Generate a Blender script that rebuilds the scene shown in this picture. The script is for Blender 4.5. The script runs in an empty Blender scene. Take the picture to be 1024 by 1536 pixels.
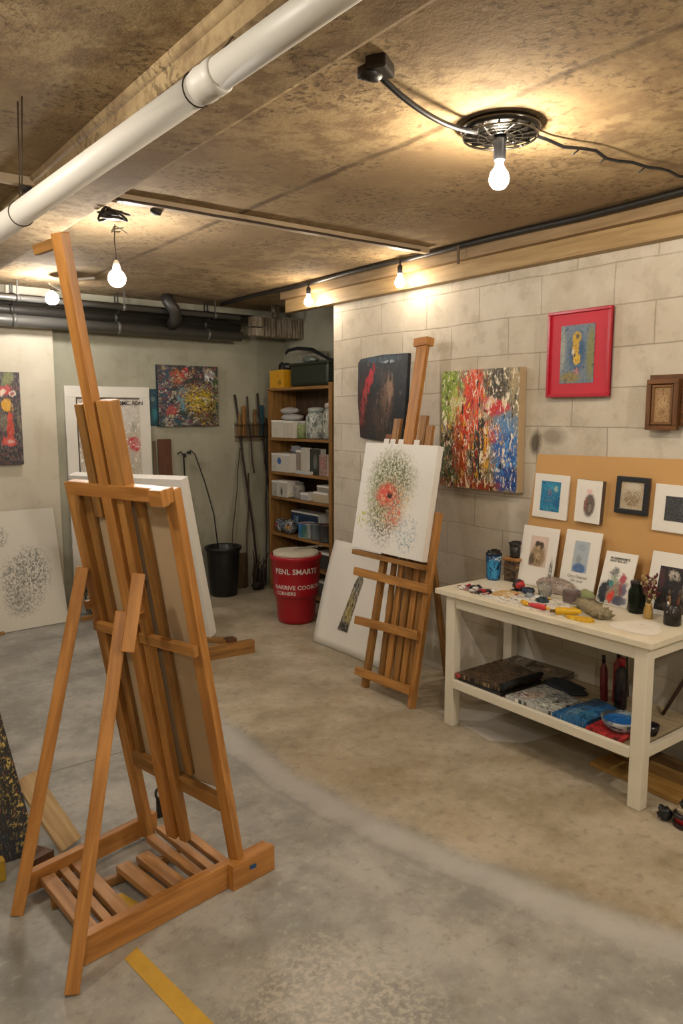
import bpy, bmesh, math, random
from mathutils import Vector, Matrix, noise
C = bpy.context.scene.collection
R = random.Random(7)
V = Vector
PI = math.pi

# ------------------------------------------------------------------ materials
def srgb(c):
    if isinstance(c, str):
        c = [int(c[i:i+2], 16)/255 for i in (0, 2, 4)]
    return tuple(((x/12.92) if x <= .04045 else ((x+.055)/1.055)**2.4) for x in c[:3]) + (1,)

def new_mat(name, rough=.6, metal=0.0):
    m = bpy.data.materials.new(name); m.use_nodes = True
    nt = m.node_tree; b = nt.nodes['Principled BSDF']
    b.inputs['Roughness'].default_value = rough; b.inputs['Metallic'].default_value = metal
    return m, nt, b

def N(nt, t, **kw):
    n = nt.nodes.new(t)
    for k, v in kw.items():
        if k.startswith('_'): setattr(n, k[1:], v)
        else:
            n.inputs[k.replace('__', ' ')].default_value = v
    return n

def ramp(nt, fac, stops):
    r = nt.nodes.new('ShaderNodeValToRGB')
    e = r.color_ramp.elements
    while len(e) < len(stops): e.new(.5)
    for i, (p, c) in enumerate(stops):
        e[i].position = p; e[i].color = srgb(c)
    nt.links.new(fac, r.inputs[0]); return r.outputs[0]

def fmath(nt, op, a, b=None):
    n = nt.nodes.new('ShaderNodeMath'); n.operation = op
    for i, v in enumerate((a, b)):
        if v is None: continue
        if isinstance(v, (int, float)): n.inputs[i].default_value = v
        else: nt.links.new(v, n.inputs[i])
    return n.outputs[0]

def mixc(nt, fac, a, b, mode='MIX'):
    n = nt.nodes.new('ShaderNodeMix'); n.data_type = 'RGBA'; n.blend_type = mode
    for i, v in ((0, fac), (6, a), (7, b)):
        if isinstance(v, (int, float)): n.inputs[i].default_value = v
        elif isinstance(v, tuple): n.inputs[i].default_value = v
        else: nt.links.new(v, n.inputs[i])
    return n.outputs[2]

def maprange(nt, v, a, b, c=0, d=1, smooth=True):
    n = nt.nodes.new('ShaderNodeMapRange')
    if smooth: n.interpolation_type = 'SMOOTHSTEP'
    for i, x in enumerate((a, b, c, d)): n.inputs[i+1].default_value = x
    nt.links.new(v, n.inputs[0]); return n.outputs[0]

def coord(nt, kind='Object', scale=(1, 1, 1)):
    t = nt.nodes.new('ShaderNodeTexCoord'); m = nt.nodes.new('ShaderNodeMapping')
    m.inputs['Scale'].default_value = scale
    nt.links.new(t.outputs[kind], m.inputs[0]); return m.outputs[0]

def tnoise(nt, vec, scale, detail=4, rough=.55, dist=0, out='Fac'):
    n = N(nt, 'ShaderNodeTexNoise', Scale=scale, Detail=detail, Roughness=rough, Distortion=dist)
    nt.links.new(vec, n.inputs['Vector']); return n.outputs[out]

def bump(nt, b, h, strength=.3, dist=.01):
    n = nt.nodes.new('ShaderNodeBump'); n.inputs['Strength'].default_value = strength
    n.inputs['Distance'].default_value = dist
    nt.links.new(h, n.inputs['Height']); nt.links.new(n.outputs[0], b.inputs['Normal']); return n

MC = {}
def plain(col, rough=.55, metal=0.0, var=.12, scale=12, bumpy=0):
    k = ('p', col, rough, metal, var, scale, bumpy)
    if k in MC: return MC[k]
    m, nt, b = new_mat('mat_' + str(len(MC)), rough, metal)
    v = coord(nt)
    f = tnoise(nt, v, scale, 5)
    c = srgb(col)
    lo = tuple(x*(1-var*1.6) for x in c[:3]) + (1,); hi = tuple(min(1, x*(1+var)) for x in c[:3]) + (1,)
    nt.links.new(mixc(nt, f, lo, hi), b.inputs['Base Color'])
    if bumpy: bump(nt, b, tnoise(nt, v, scale*5, 4), bumpy, .004)
    MC[k] = m; return m

def wood(col, dark, rough=.42, scale=1.0):
    k = ('w', col, dark, rough, scale)
    if k in MC: return MC[k]
    m, nt, b = new_mat('wood_' + str(len(MC)), rough)
    t = nt.nodes.new('ShaderNodeTexCoord'); mp = nt.nodes.new('ShaderNodeMapping')
    mp.inputs['Scale'].default_value = (1.2*scale, 14*scale, 1)
    nt.links.new(t.outputs['UV'], mp.inputs[0])
    g = tnoise(nt, mp.outputs[0], 2.4, 6, .6, .6)
    mp2 = nt.nodes.new('ShaderNodeMapping'); mp2.inputs['Scale'].default_value = (3, 90, 1)
    nt.links.new(t.outputs['UV'], mp2.inputs[0])
    g2 = tnoise(nt, mp2.outputs[0], 3, 3)
    mp3 = nt.nodes.new('ShaderNodeMapping'); mp3.inputs['Scale'].default_value = (1, 1, 1)
    nt.links.new(t.outputs['Object'], mp3.inputs[0])
    blot = tnoise(nt, mp3.outputs[0], 5, 3)
    c = mixc(nt, maprange(nt, g, .3, .72), srgb(dark), srgb(col))
    c = mixc(nt, fmath(nt, 'MULTIPLY', g2, .35), c, srgb(dark))
    c = mixc(nt, maprange(nt, blot, .55, .8, 0, .45), c, srgb(dark))
    nt.links.new(c, b.inputs['Base Color'])
    bump(nt, b, g2, .12, .002)
    MC[k] = m; return m

# node group: soft-edged patch of paint
def make_blob_group():
    g = bpy.data.node_groups.new('paint_patch', 'ShaderNodeTree')
    I = g.interface
    for n, t in (('Vector', 'NodeSocketVector'), ('Center', 'NodeSocketVector'), ('InvR', 'NodeSocketVector'), ('Soft', 'NodeSocketFloat'),
                 ('Alpha', 'NodeSocketFloat'), ('Noise', 'NodeSocketFloat'), ('NAmt', 'NodeSocketFloat'), ('Color', 'NodeSocketColor'), ('Prev', 'NodeSocketColor')):
        I.new_socket(n, in_out='INPUT', socket_type=t)
    I.new_socket('Color', in_out='OUTPUT', socket_type='NodeSocketColor')
    gi = g.nodes.new('NodeGroupInput'); go = g.nodes.new('NodeGroupOutput'); L = g.links.new
    s = g.nodes.new('ShaderNodeVectorMath'); s.operation = 'SUBTRACT'; L(gi.outputs['Vector'], s.inputs[0]); L(gi.outputs['Center'], s.inputs[1])
    m = g.nodes.new('ShaderNodeVectorMath'); m.operation = 'MULTIPLY'; L(s.outputs[0], m.inputs[0]); L(gi.outputs['InvR'], m.inputs[1])
    l = g.nodes.new('ShaderNodeVectorMath'); l.operation = 'LENGTH'; L(m.outputs[0], l.inputs[0])
    nn = fmath(g, 'SUBTRACT', gi.outputs['Noise'], .5); nn = fmath(g, 'MULTIPLY', nn, gi.outputs['NAmt'])
    d = fmath(g, 'ADD', l.outputs['Value'], nn)
    d = fmath(g, 'SUBTRACT', 1.0, d)
    d = fmath(g, 'DIVIDE', d, gi.outputs['Soft'])
    c = g.nodes.new('ShaderNodeClamp'); L(d, c.inputs[0])
    f = fmath(g, 'MULTIPLY', c.outputs[0], gi.outputs['Alpha'])
    mx = g.nodes.new('ShaderNodeMix'); mx.data_type = 'RGBA'
    L(f, mx.inputs[0]); L(gi.outputs['Prev'], mx.inputs[6]); L(gi.outputs['Color'], mx.inputs[7])
    L(mx.outputs[2], go.inputs[0]); return g
BG = make_blob_group()

def art(bg, blobs=(), splats=(), distort=.12, nscale=5, rough=.5, nb=0.0, aspect=1.0, seed=0.0, mos=None):
    """bg colour; blobs (u,v,ru,rv,colour[,alpha[,soft[,namt]]]); splats (colour, scale, threshold, (u,v,ru,rv) or None, stretch)"""
    m, nt, b = new_mat('painting_' + str(len(bpy.data.materials)), rough)
    t = nt.nodes.new('ShaderNodeTexCoord')
    uv = t.outputs['UV']
    off = nt.nodes.new('ShaderNodeVectorMath'); off.operation = 'ADD'; off.inputs[1].default_value = (seed*3.1, seed*1.7, seed)
    nt.links.new(uv, off.inputs[0]); uo = off.outputs[0]
    nc = tnoise(nt, uo, nscale, 5, .65, 0, 'Color')
    sub = nt.nodes.new('ShaderNodeVectorMath'); sub.operation = 'SUBTRACT'; sub.inputs[1].default_value = (.5, .5, .5); nt.links.new(nc, sub.inputs[0])
    sc = nt.nodes.new('ShaderNodeVectorMath'); sc.operation = 'MULTIPLY'; sc.inputs[1].default_value = (distort, distort, 0); nt.links.new(sub.outputs[0], sc.inputs[0])
    ad = nt.nodes.new('ShaderNodeVectorMath'); ad.operation = 'ADD'; nt.links.new(uv, ad.inputs[0]); nt.links.new(sc.outputs[0], ad.inputs[1])
    vec = ad.outputs[0]
    fine = tnoise(nt, uo, 26, 6, .7, .4)
    base = mixc(nt, fine, tuple(x*.93 for x in srgb(bg)[:3])+(1,), srgb(bg))
    def patch(prev, u, v, ru, rv, col, alpha=1, soft=.3, namt=.9, nz=None):
        g = nt.nodes.new('ShaderNodeGroup'); g.node_tree = BG
        nt.links.new(vec, g.inputs['Vector']); g.inputs['Center'].default_value = (u, v, 0)
        g.inputs['InvR'].default_value = (1/ru, 1/rv, 0); g.inputs['Soft'].default_value = soft
        g.inputs['Alpha'].default_value = alpha; g.inputs['NAmt'].default_value = namt
        nt.links.new(nz or fine, g.inputs['Noise'])
        if isinstance(col, tuple) or isinstance(col, str): g.inputs['Color'].default_value = srgb(col)
        else: nt.links.new(col, g.inputs['Color'])
        if isinstance(prev, tuple): g.inputs['Prev'].default_value = prev
        else: nt.links.new(prev, g.inputs['Prev'])
        return g.outputs[0]
    c = base
    for bl in blobs: c = patch(c, *bl)
    k = 0
    if mos:   # broken strokes of many colours laid over the patches
        for layer, (cols, ms, st, alpha) in enumerate(mos):
            mp = nt.nodes.new('ShaderNodeMapping'); mp.inputs['Location'].default_value = (seed+layer*5.1, layer*2.3, 0)
            mp.inputs['Scale'].default_value = (st[0], st[1], 1); nt.links.new(uv, mp.inputs[0])
            mn = tnoise(nt, mp.outputs[0], ms, 6, .72, 1.2); r = nt.nodes.new('ShaderNodeValToRGB'); e = r.color_ramp.elements; r.color_ramp.interpolation = 'CONSTANT'
            while len(e) < len(cols): e.new(.5)
            for i, cc in enumerate(cols): e[i].position = .33 + .34*i/len(cols); e[i].color = srgb(cc)
            nt.links.new(mn, r.inputs[0])
            mk = maprange(nt, tnoise(nt, mp.outputs[0], ms*1.6, 5, .7, .5), .47, .53, 0, alpha)
            c = mixc(nt, mk, c, r.outputs[0])
    for sp in splats:
        col, s, th, reg = sp[:4]; st = sp[4] if len(sp) > 4 else (1, 1)
        k += 1
        mp = nt.nodes.new('ShaderNodeMapping'); mp.inputs['Location'].default_value = (k*3.7+seed, k*1.3, 0)
        mp.inputs['Scale'].default_value = (st[0]*aspect, st[1], 1); nt.links.new(uv, mp.inputs[0])
        nz = tnoise(nt, mp.outputs[0], s, 5, .7, .8)
        f = maprange(nt, nz, th-.045, th-.015)
        n2 = mixc(nt, f, c, srgb(col))
        c = patch(c, *reg, n2, 1, .5, .8) if reg else n2
    nt.links.new(c, b.inputs['Base Color'])
    if nb: bump(nt, b, tnoise(nt, uo, 30, 6, .7, 1.0), nb, .004)
    return m

def emis(col, strength):
    m, nt, b = new_mat('glow_' + str(len(bpy.data.materials)))
    b.inputs['Base Color'].default_value = srgb('ffffff')
    b.inputs['Emission Color'].default_value = col + (1,); b.inputs['Emission Strength'].default_value = strength
    return m

def glassy(col, rough=.08):
    m, nt, b = new_mat('glass_' + str(len(bpy.data.materials)), rough)
    b.inputs['Base Color'].default_value = srgb(col); b.inputs['Transmission Weight'].default_value = .92; b.inputs['IOR'].default_value = 1.3
    return m

# ------------------------------------------------------------------ mesh builder
class MB:
    def __init__(s): s.bm = bmesh.new(); s.uv = s.bm.loops.layers.uv.new('UVMap')
    def frame_box(s, o, X, Y, Z, bev=.002, mi=0, mf=None, off=0):
        """box with corner o and edge vectors X (length axis), Y, Z"""
        o, X, Y, Z = V(o), V(X), V(Y), V(Z)
        t = bmesh.new(); uv = t.loops.layers.uv.new('UVMap')
        vs = [t.verts.new(o + X*a + Y*b + Z*c) for a in (0, 1) for b in (0, 1) for c in (0, 1)]
        for f in ((0, 1, 3, 2), (4, 6, 7, 5), (0, 4, 5, 1), (2, 3, 7, 6), (0, 2, 6, 4), (1, 5, 7, 3)): t.faces.new([vs[i] for i in f])
        bmesh.ops.recalc_face_normals(t, faces=t.faces[:])
        m = min(X.length, Y.length, Z.length)
        if bev: bmesh.ops.bevel(t, geom=t.edges[:], offset=min(bev, m*.3), segments=2, affect='EDGES', profile=.6)
        xn, yn, zn = X.normalized(), Y.normalized(), Z.normalized()
        r = R.random()*20 if off == 0 else off
        for f in t.faces:
            f.material_index = mi
            n = f.normal
            if mf is not None and n.dot(mf[0]) > .95: f.material_index = mf[1]
            for l in f.loops:
                p = l.vert.co - o
                if mf is not None and len(mf) > 2 and n.dot(mf[0]) > .5:
                    l[uv].uv = (p.dot(mf[2].normalized())/mf[2].length, p.dot(mf[3].normalized())/mf[3].length)
                elif abs(n.dot(yn)) > .7: l[uv].uv = (p.dot(xn)+r, p.dot(zn)+r)
                elif abs(n.dot(zn)) > .7: l[uv].uv = (p.dot(xn)+r, p.dot(yn)+r*.7)
                else: l[uv].uv = (p.dot(yn)+r, p.dot(zn))
        s.merge(t); return s
    def merge(s, t):
        me = bpy.data.meshes.new('t'); t.to_mesh(me); t.free(); s.bm.from_mesh(me); bpy.data.meshes.remove(me)
    def box(s, x0, x1, y0, y1, z0, z1, bev=.002, mi=0):
        d = [('x', x1-x0), ('y', y1-y0), ('z', z1-z0)]
        d.sort(key=lambda k: -abs(k[1])); ax = {'x': V((x1-x0, 0, 0)), 'y': V((0, y1-y0, 0)), 'z': V((0, 0, z1-z0))}
        return s.frame_box((x0, y0, z0), ax[d[0][0]], ax[d[1][0]], ax[d[2][0]], bev, mi)
    def beam(s, a, b, w, h, side, bev=.003, mi=0):
        """bar from a to b; w is measured along side (made square to the bar), h along the third direction"""
        a, b = V(a), V(b); X = b-a; xn = X.normalized(); side = V(side); S = (side - xn*side.dot(xn)).normalized(); T = xn.cross(S)
        return s.frame_box(a - S*w/2 - T*h/2, X, S*w, T*h, bev, mi)
    def tube(s, pts, r, seg=8, mi=0, closed=False):
        pts = [V(p) for p in pts]; t = bmesh.new(); uv = t.loops.layers.uv.new('UVMap'); rings = []
        rs = r if isinstance(r, (list, tuple)) else [r]*len(pts)
        prev = None
        for i, p in enumerate(pts):
            d = (pts[min(i+1, len(pts)-1)] - pts[max(i-1, 0)]).normalized()
            if prev is None: S = d.orthogonal().normalized()
            else: S = (prev - d*prev.dot(d)).normalized()
            prev = S; T = d.cross(S)
            rings.append([t.verts.new(p + (S*math.cos(2*PI*k/seg) + T*math.sin(2*PI*k/seg))*rs[i]) for k in range(seg)])
        L = 0
        for i in range(len(rings)-1):
            L2 = L + (pts[i+1]-pts[i]).length
            for k in range(seg):
                f = t.faces.new((rings[i][k], rings[i][(k+1) % seg], rings[i+1][(k+1) % seg], rings[i+1][k])); f.smooth = True; f.material_index = mi
                for l, u in zip(f.loops, ((L, k), (L, k+1), (L2, k+1), (L2, k))): l[uv].uv = (u[0], u[1]*2*PI*rs[i]/seg)
            L = L2
        for rg in (rings[0][::-1], rings[-1]):
            f = t.faces.new(rg); f.material_index = mi
        bmesh.ops.recalc_face_normals(t, faces=t.faces[:])
        s.merge(t); return s
    def lathe(s, c, prof, seg=32, axis=(0, 0, 1), mi=0, smooth=True, cap=True):
        """prof: list of (radius, height) along axis from c"""
        c = V(c); ax = V(axis).normalized(); S = ax.orthogonal().normalized() if abs(ax.z) < .99 else V((1, 0, 0)); T = ax.cross(S)
        t = bmesh.new(); uv = t.loops.layers.uv.new('UVMap'); rings = []
        for r, h in prof: rings.append([t.verts.new(c + ax*h + (S*math.cos(2*PI*k/seg)+T*math.sin(2*PI*k/seg))*max(r, 1e-4)) for k in range(seg)])
        for i in range(len(rings)-1):
            for k in range(seg):
                f = t.faces.new((rings[i][k], rings[i][(k+1) % seg], rings[i+1][(k+1) % seg], rings[i+1][k])); f.smooth = smooth; f.material_index = mi
                for l, u in zip(f.loops, ((k, i), (k+1, i), (k+1, i+1), (k, i+1))): l[uv].uv = (u[0]/seg, u[1]/(len(rings)-1))
        if cap:
            for rg in (rings[0][::-1], rings[-1]):
                f = t.faces.new(rg); f.material_index = mi
        if cap: bmesh.ops.recalc_face_normals(t, faces=t.faces[:])
        s.merge(t); return s
    def lump(s, c, r, seed=0, amp=.25, fr=2.0, mi=0, sub=3, flat=None):
        t = bmesh.new(); uv = t.loops.layers.uv.new('UVMap'); bmesh.ops.create_icosphere(t, subdivisions=sub, radius=1)
        for v in t.verts:
            n = noise.noise(v.co*fr + V((seed*7.3, seed*3.1, seed))) ; n2 = noise.noise(v.co*fr*3 + V((seed, 5, 2)))
            v.co *= 1 + amp*n*1.6 + amp*.4*n2
            v.co = V((v.co.x*r[0], v.co.y*r[1], v.co.z*r[2])) + V(c)
            if flat is not None and v.co.z < flat: v.co.z = flat
        for f in t.faces:
            f.smooth = True; f.material_index = mi
            for l in f.loops: l[uv].uv = (.5+(l.vert.co.y-c[1])/(2*r[1]), .5+(l.vert.co.z-c[2])/(2*r[2]))
        s.merge(t); return s
    def poly(s, pts, depth, mi=0, mtop=None):
        """polygon extruded by vector depth"""
        t = bmesh.new(); uv = t.loops.layers.uv.new('UVMap'); d = V(depth); pts = [V(p) for p in pts]
        a = [t.verts.new(p) for p in pts]; b = [t.verts.new(p+d) for p in pts]; n = len(pts)
        fa = t.faces.new(a); fb = t.faces.new(b[::-1]); fb.material_index = mtop if mtop is not None else mi; fa.material_index = mi
        for i in range(n): t.faces.new((a[i], b[i], b[(i+1) % n], a[(i+1) % n])).material_index = mi
        bmesh.ops.recalc_face_normals(t, faces=t.faces[:])
        xs = [p.x for p in pts]; ys = [p.y for p in pts]; zs = [p.z for p in pts]
        ex = [(max(q)-min(q)) or 1 for q in (xs, ys, zs)]
        drop = [abs(x) for x in d].index(max(abs(x) for x in d)); ks = [k for k in (1, 0, 2) if k != drop]
        mn = (min(xs), min(ys), min(zs))
        for f in t.faces:
            for l in f.loops: l[uv].uv = tuple((l.vert.co[k]-mn[k])/ex[k] for k in ks)
        s.merge(t); return s
    def build(s, name, mats, parent=None):
        me = bpy.data.meshes.new(name)
        if not isinstance(mats, (list, tuple)): mats = [mats]
        for m in mats: me.materials.append(m)
        o = bpy.data.objects.new(name, me); C.objects.link(o)
        if parent is not None:
            w = V((0, 0, 0)); p = parent
            while p is not None: w += p.location; p = p.parent
            bmesh.ops.translate(s.bm, verts=s.bm.verts[:], vec=-w); o.parent = parent
        s.bm.to_mesh(me); s.bm.free(); return o

def rebase(o):
    """origin of a one-mesh thing to the centre of its base"""
    bb = [V(c) for c in o.bound_box]; c = sum(bb, V())/8; c.z = min(b.z for b in bb)
    o.data.transform(Matrix.Translation(-c)); o.location = c
    for ch in C.objects:
        if ch.parent is o: ch.location -= c
    return o
def tag(o, label, cat, group=None, base=True):
    o['label'] = label; o['category'] = cat
    if group: o['group'] = group
    if base and o.type == 'MESH': rebase(o)
    return o
def thing(name, loc, label, cat, group=None):
    o = bpy.data.objects.new(name, None); o.empty_display_size = .1; C.objects.link(o); o.location = loc
    return tag(o, label, cat, group, False)
def struct(o): o['kind'] = 'structure'; return o

def text_mesh(name, s, size, mat, parent, xf, depth=.0012):
    cu = bpy.data.curves.new('txt', 'FONT'); cu.body = s; cu.size = size; cu.align_x = 'LEFT'; cu.resolution_u = 2; cu.offset = size*.02
    ob = bpy.data.objects.new('txt', cu); C.objects.link(ob)
    bpy.context.view_layer.update()
    me = bpy.data.meshes.new_from_object(ob.evaluated_get(bpy.context.evaluated_depsgraph_get()))
    bpy.data.objects.remove(ob); bpy.data.curves.remove(cu)
    bm = bmesh.new(); bm.from_mesh(me)
    for _ in range(2): bmesh.ops.subdivide_edges(bm, edges=[e for e in bm.edges if e.calc_length() > size*.25], cuts=1)
    for v in bm.verts: v.co = xf(v.co.x, v.co.y)
    me2 = bpy.data.meshes.new(name); me2.materials.append(mat)
    w = V((0, 0, 0)); p = parent
    while p is not None: w += p.location; p = p.parent
    bmesh.ops.translate(bm, verts=bm.verts[:], vec=-w)
    bm.to_mesh(me2); bm.free(); bpy.data.meshes.remove(me)
    o = bpy.data.objects.new(name, me2); C.objects.link(o); o.parent = parent; return o

# ------------------------------------------------------------------ palette
OAK = wood('c98e4a', '9c672f'); OAK2 = wood('c48c4a', '946632'); OAK_D = wood('ac7b40', '755228'); PINE = wood('d09c5a', '9c6a32')
SHELFW = wood('a57a42', '74522a'); BROWNW = wood('6b4226', '43280f')
WHITEP = plain('d6d2c8', .5, 0, .06, 8, .05); CANVAS_W = plain('e2dfd8', .75, 0, .04, 30, .1); PAPER = plain('e4e1da', .8, 0, .04, 6)
KRAFT = plain('c49a62', .8, 0, .05, 3); BEIGE = plain('b39c7c', .85, 0, .08, 3, .1)
BLACKP = plain('17171a', .4, 0, .2, 10); BLACKM = plain('15140f', .35, .6, .2, 20); DARK = plain('2a2520', .6, 0, .2, 10)
TABLEP = plain('ddd6c4', .5, 0, .06, 6, .05)

# ------------------------------------------------------------------ ROOM
def mat_ceiling():
    m, nt, b = new_mat('sprayed_ceiling', .92)
    v = coord(nt)
    n1 = tnoise(nt, v, 1.3, 4); n2 = tnoise(nt, v, 9, 6, .65); n3 = tnoise(nt, v, 34, 5, .7, .3); n4 = tnoise(nt, v, 3.2, 5, .6)
    c = ramp(nt, n1, ((.38, '8b7452'), (.62, 'ad966f')))
    c = mixc(nt, maprange(nt, n2, .42, .62), c, srgb('8a7252'))
    sp = fmath(nt, 'MULTIPLY', maprange(nt, n3, .50, .60), maprange(nt, n4, .44, .60, .1, 1))
    c = mixc(nt, fmath(nt, 'MULTIPLY', sp, .75), c, srgb('58462f'))
    # formwork seams running the length of the room and one across
    sx = nt.nodes.new('ShaderNodeSeparateXYZ'); nt.links.new(v, sx.inputs[0])
    wob = fmath(nt, 'MULTIPLY', fmath(nt, 'SUBTRACT', n4, .5), .05)
    seam = None
    for x0 in (1.9, .15):
        d = fmath(nt, 'ABSOLUTE', fmath(nt, 'ADD', fmath(nt, 'SUBTRACT', sx.outputs[0], x0), wob))
        s = maprange(nt, d, .004, .03, 1, 0)
        seam = s if seam is None else fmath(nt, 'MAXIMUM', seam, s)
    seam = fmath(nt, 'MULTIPLY', seam, maprange(nt, tnoise(nt, v, 6, 5), .42, .6, .55, 1))
    c = mixc(nt, fmath(nt, 'MULTIPLY', seam, .75), c, srgb('4a3822'))
    nt.links.new(c, b.inputs['Base Color'])
    h = fmath(nt, 'ADD', fmath(nt, 'MULTIPLY', n3, .5), n2); h = fmath(nt, 'SUBTRACT', h, fmath(nt, 'MULTIPLY', seam, .6))
    bump(nt, b, h, .55, .012); return m

def mat_floor():
    m, nt, b = new_mat('concrete_floor', .55)
    v = coord(nt)
    n1 = tnoise(nt, v, .8, 4); n2 = tnoise(nt, v, 3.5, 6, .6); n3 = tnoise(nt, v, 20, 6, .7); n5 = tnoise(nt, v, 1.7, 5, .6, .5)
    sx = nt.nodes.new('ShaderNodeSeparateXYZ'); nt.links.new(v, sx.inputs[0]); X, Y = sx.outputs[0], sx.outputs[1]
    grey = ramp(nt, n2, ((.38, '86857f'), (.62, 'aaa8a1')))
    tan = ramp(nt, n2, ((.38, '9a8f78'), (.62, 'b4aa96')))
    # worn warm side towards the table
    yq = fmath(nt, 'SUBTRACT', 2.9, Y); g0 = fmath(nt, 'ADD', fmath(nt, 'MULTIPLY', fmath(nt, 'MULTIPLY', yq, yq), .115), 1.745)
    t = fmath(nt, 'ADD', fmath(nt, 'SUBTRACT', X, g0), fmath(nt, 'MULTIPLY', fmath(nt, 'SUBTRACT', n2, .5), .14))
    c = mixc(nt, maprange(nt, t, .03, .16), grey, tan)
    c = mixc(nt, fmath(nt, 'MULTIPLY', maprange(nt, n5, .50, .62, 0, .4), maprange(nt, t, .0, .2, .25, 1)), c, srgb('9a8768'))
    c = mixc(nt, maprange(nt, n3, .52, .66, 0, .4), c, srgb('726b5e'))
    c = mixc(nt, maprange(nt, n3, .34, .46, .35, 0), c, srgb('bcb7ac'))
    # pale dust trail sweeping across the floor
    c = mixc(nt, fmath(nt, 'MULTIPLY', fmath(nt, 'MULTIPLY', maprange(nt, t, -.14, .0), maprange(nt, t, .02, .10, 1, 0)), .75), c, srgb('b4b2ad'))
    c = mixc(nt, fmath(nt, 'MULTIPLY', maprange(nt, fmath(nt, 'ABSOLUTE', fmath(nt, 'ADD', t, .085)), .0, .025, .35, 0), maprange(nt, Y, 1.4, 1.7)), c, srgb('7e7c76'))
    # scuffed pale patch near the easel foot
    pd = fmath(nt, 'ADD', fmath(nt, 'POWER', fmath(nt, 'SUBTRACT', X, 1.12), 2), fmath(nt, 'POWER', fmath(nt, 'SUBTRACT', Y, 1.5), 2))
    c = mixc(nt, fmath(nt, 'MULTIPLY', maprange(nt, fmath(nt, 'ADD', pd, fmath(nt, 'MULTIPLY', n2, .1)), .06, .2, 1, 0), maprange(nt, tnoise(nt, v, 45, 5, .7), .44, .6, 0, .6)), c, srgb('c9c3b4'))
    # hairline crack across the far left
    k = fmath(nt, 'SUBTRACT', Y, fmath(nt, 'ADD', 3.44, fmath(nt, 'MULTIPLY', fmath(nt, 'SUBTRACT', n2, .5), .05)))
    c = mixc(nt, fmath(nt, 'MULTIPLY', maprange(nt, fmath(nt, 'ABSOLUTE', k), .002, .007, .7, 0), maprange(nt, X, 1.25, 1.5, 1, 0)), c, srgb('4b473f'))
    nt.links.new(c, b.inputs['Base Color'])
    nt.links.new(maprange(nt, n2, .3, .7, .42, .65), b.inputs['Roughness'])
    bump(nt, b, n3, .12, .004); return m

def mat_block():
    m, nt, b = new_mat('block_wall', .85)
    v = coord(nt)
    sx = nt.nodes.new('ShaderNodeSeparateXYZ'); nt.links.new(v, sx.inputs[0])
    cb = nt.nodes.new('ShaderNodeCombineXYZ'); nt.links.new(sx.outputs[1], cb.inputs[0]); nt.links.new(sx.outputs[2], cb.inputs[1])
    n0 = tnoise(nt, v, 2, 4, .5, 0, 'Color')
    ad = nt.nodes.new('ShaderNodeVectorMath'); ad.operation = 'MULTIPLY_ADD'; ad.inputs[1].default_value = (.03, .03, 0)
    nt.links.new(n0, ad.inputs[0]); nt.links.new(cb.outputs[0], ad.inputs[2])
    br = nt.nodes.new('ShaderNodeTexBrick'); nt.links.new(ad.outputs[0], br.inputs['Vector'])
    for k, x in (('Scale', 1), ('Mortar Size', .004), ('Mortar Smooth', .4), ('Brick Width', .44), ('Row Height', .2), ('Bias', 0)): br.inputs[k].default_value = x
    br.inputs['Color1'].default_value = srgb('c0b7a7'); br.inputs['Color2'].default_value = srgb('cbc4b6'); br.inputs['Mortar'].default_value = srgb('a3998a')
    n1 = tnoise(nt, v, 1.2, 4); n2 = tnoise(nt, v, 6, 6, .65); n3 = tnoise(nt, v, 28, 6, .7)
    c = mixc(nt, maprange(nt, n1, .35, .7, 0, .3), br.outputs['Color'], srgb('a89b84'))
    c = mixc(nt, maprange(nt, n2, .5, .64, 0, .4), c, srgb('9b907c'))
    c = mixc(nt, maprange(nt, n2, .36, .47, .4, 0), c, srgb('d0c9bc'))
    # greyer rendered patch low down
    low = maprange(nt, fmath(nt, 'ADD', sx.outputs[2], fmath(nt, 'MULTIPLY', n1, .5)), 1.0, 1.6, .5, 0)
    c = mixc(nt, low, c, srgb('a69e8f'))
    # damp stain beside the big canvas
    def stain(y, z, ry, rz, a, col='6f6450'):
        nonlocal c
        g = nt.nodes.new('ShaderNodeGroup'); g.node_tree = BG
        nt.links.new(cb.outputs[0], g.inputs['Vector']); g.inputs['Center'].default_value = (y, z, 0); g.inputs['InvR'].default_value = (1/ry, 1/rz, 0)
        g.inputs['Soft'].default_value = .6; g.inputs['Alpha'].default_value = a; g.inputs['NAmt'].default_value = 1.6
        nt.links.new(n2, g.inputs['Noise']); g.inputs['Color'].default_value = srgb(col); nt.links.new(c, g.inputs['Prev']); c = g.outputs[0]
    stain(2.52, 1.53, .09, .06, .6); stain(2.63, 1.5, .05, .09, .9, '4c4234')
    nt.links.new(c, b.inputs['Base Color'])
    h = fmath(nt, 'SUBTRACT', fmath(nt, 'ADD', n2, fmath(nt, 'MULTIPLY', n3, .4)), fmath(nt, 'MULTIPLY', br.outputs['Fac'], maprange(nt, sx.outputs[2], 1.25, 1.5, .2, .6)))
    bump(nt, b, h, .55, .008); return m

def mat_conc(c0, c1, stain):
    m, nt, b = new_mat('wall_concrete', .85); v = coord(nt)
    n1 = tnoise(nt, v, 1.6, 5); n2 = tnoise(nt, v, 8, 6, .65); n3 = tnoise(nt, coord(nt, 'Object', (5, 5, 1)), 1.6, 5)
    c = ramp(nt, n1, ((.3, c0), (.7, c1)))
    c = mixc(nt, maprange(nt, n2, .52, .75, 0, .4), c, srgb(stain))
    c = mixc(nt, maprange(nt, n3, .55, .75, 0, .3), c, srgb(stain))
    nt.links.new(c, b.inputs['Base Color']); bump(nt, b, n2, .3, .006); return m

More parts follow.
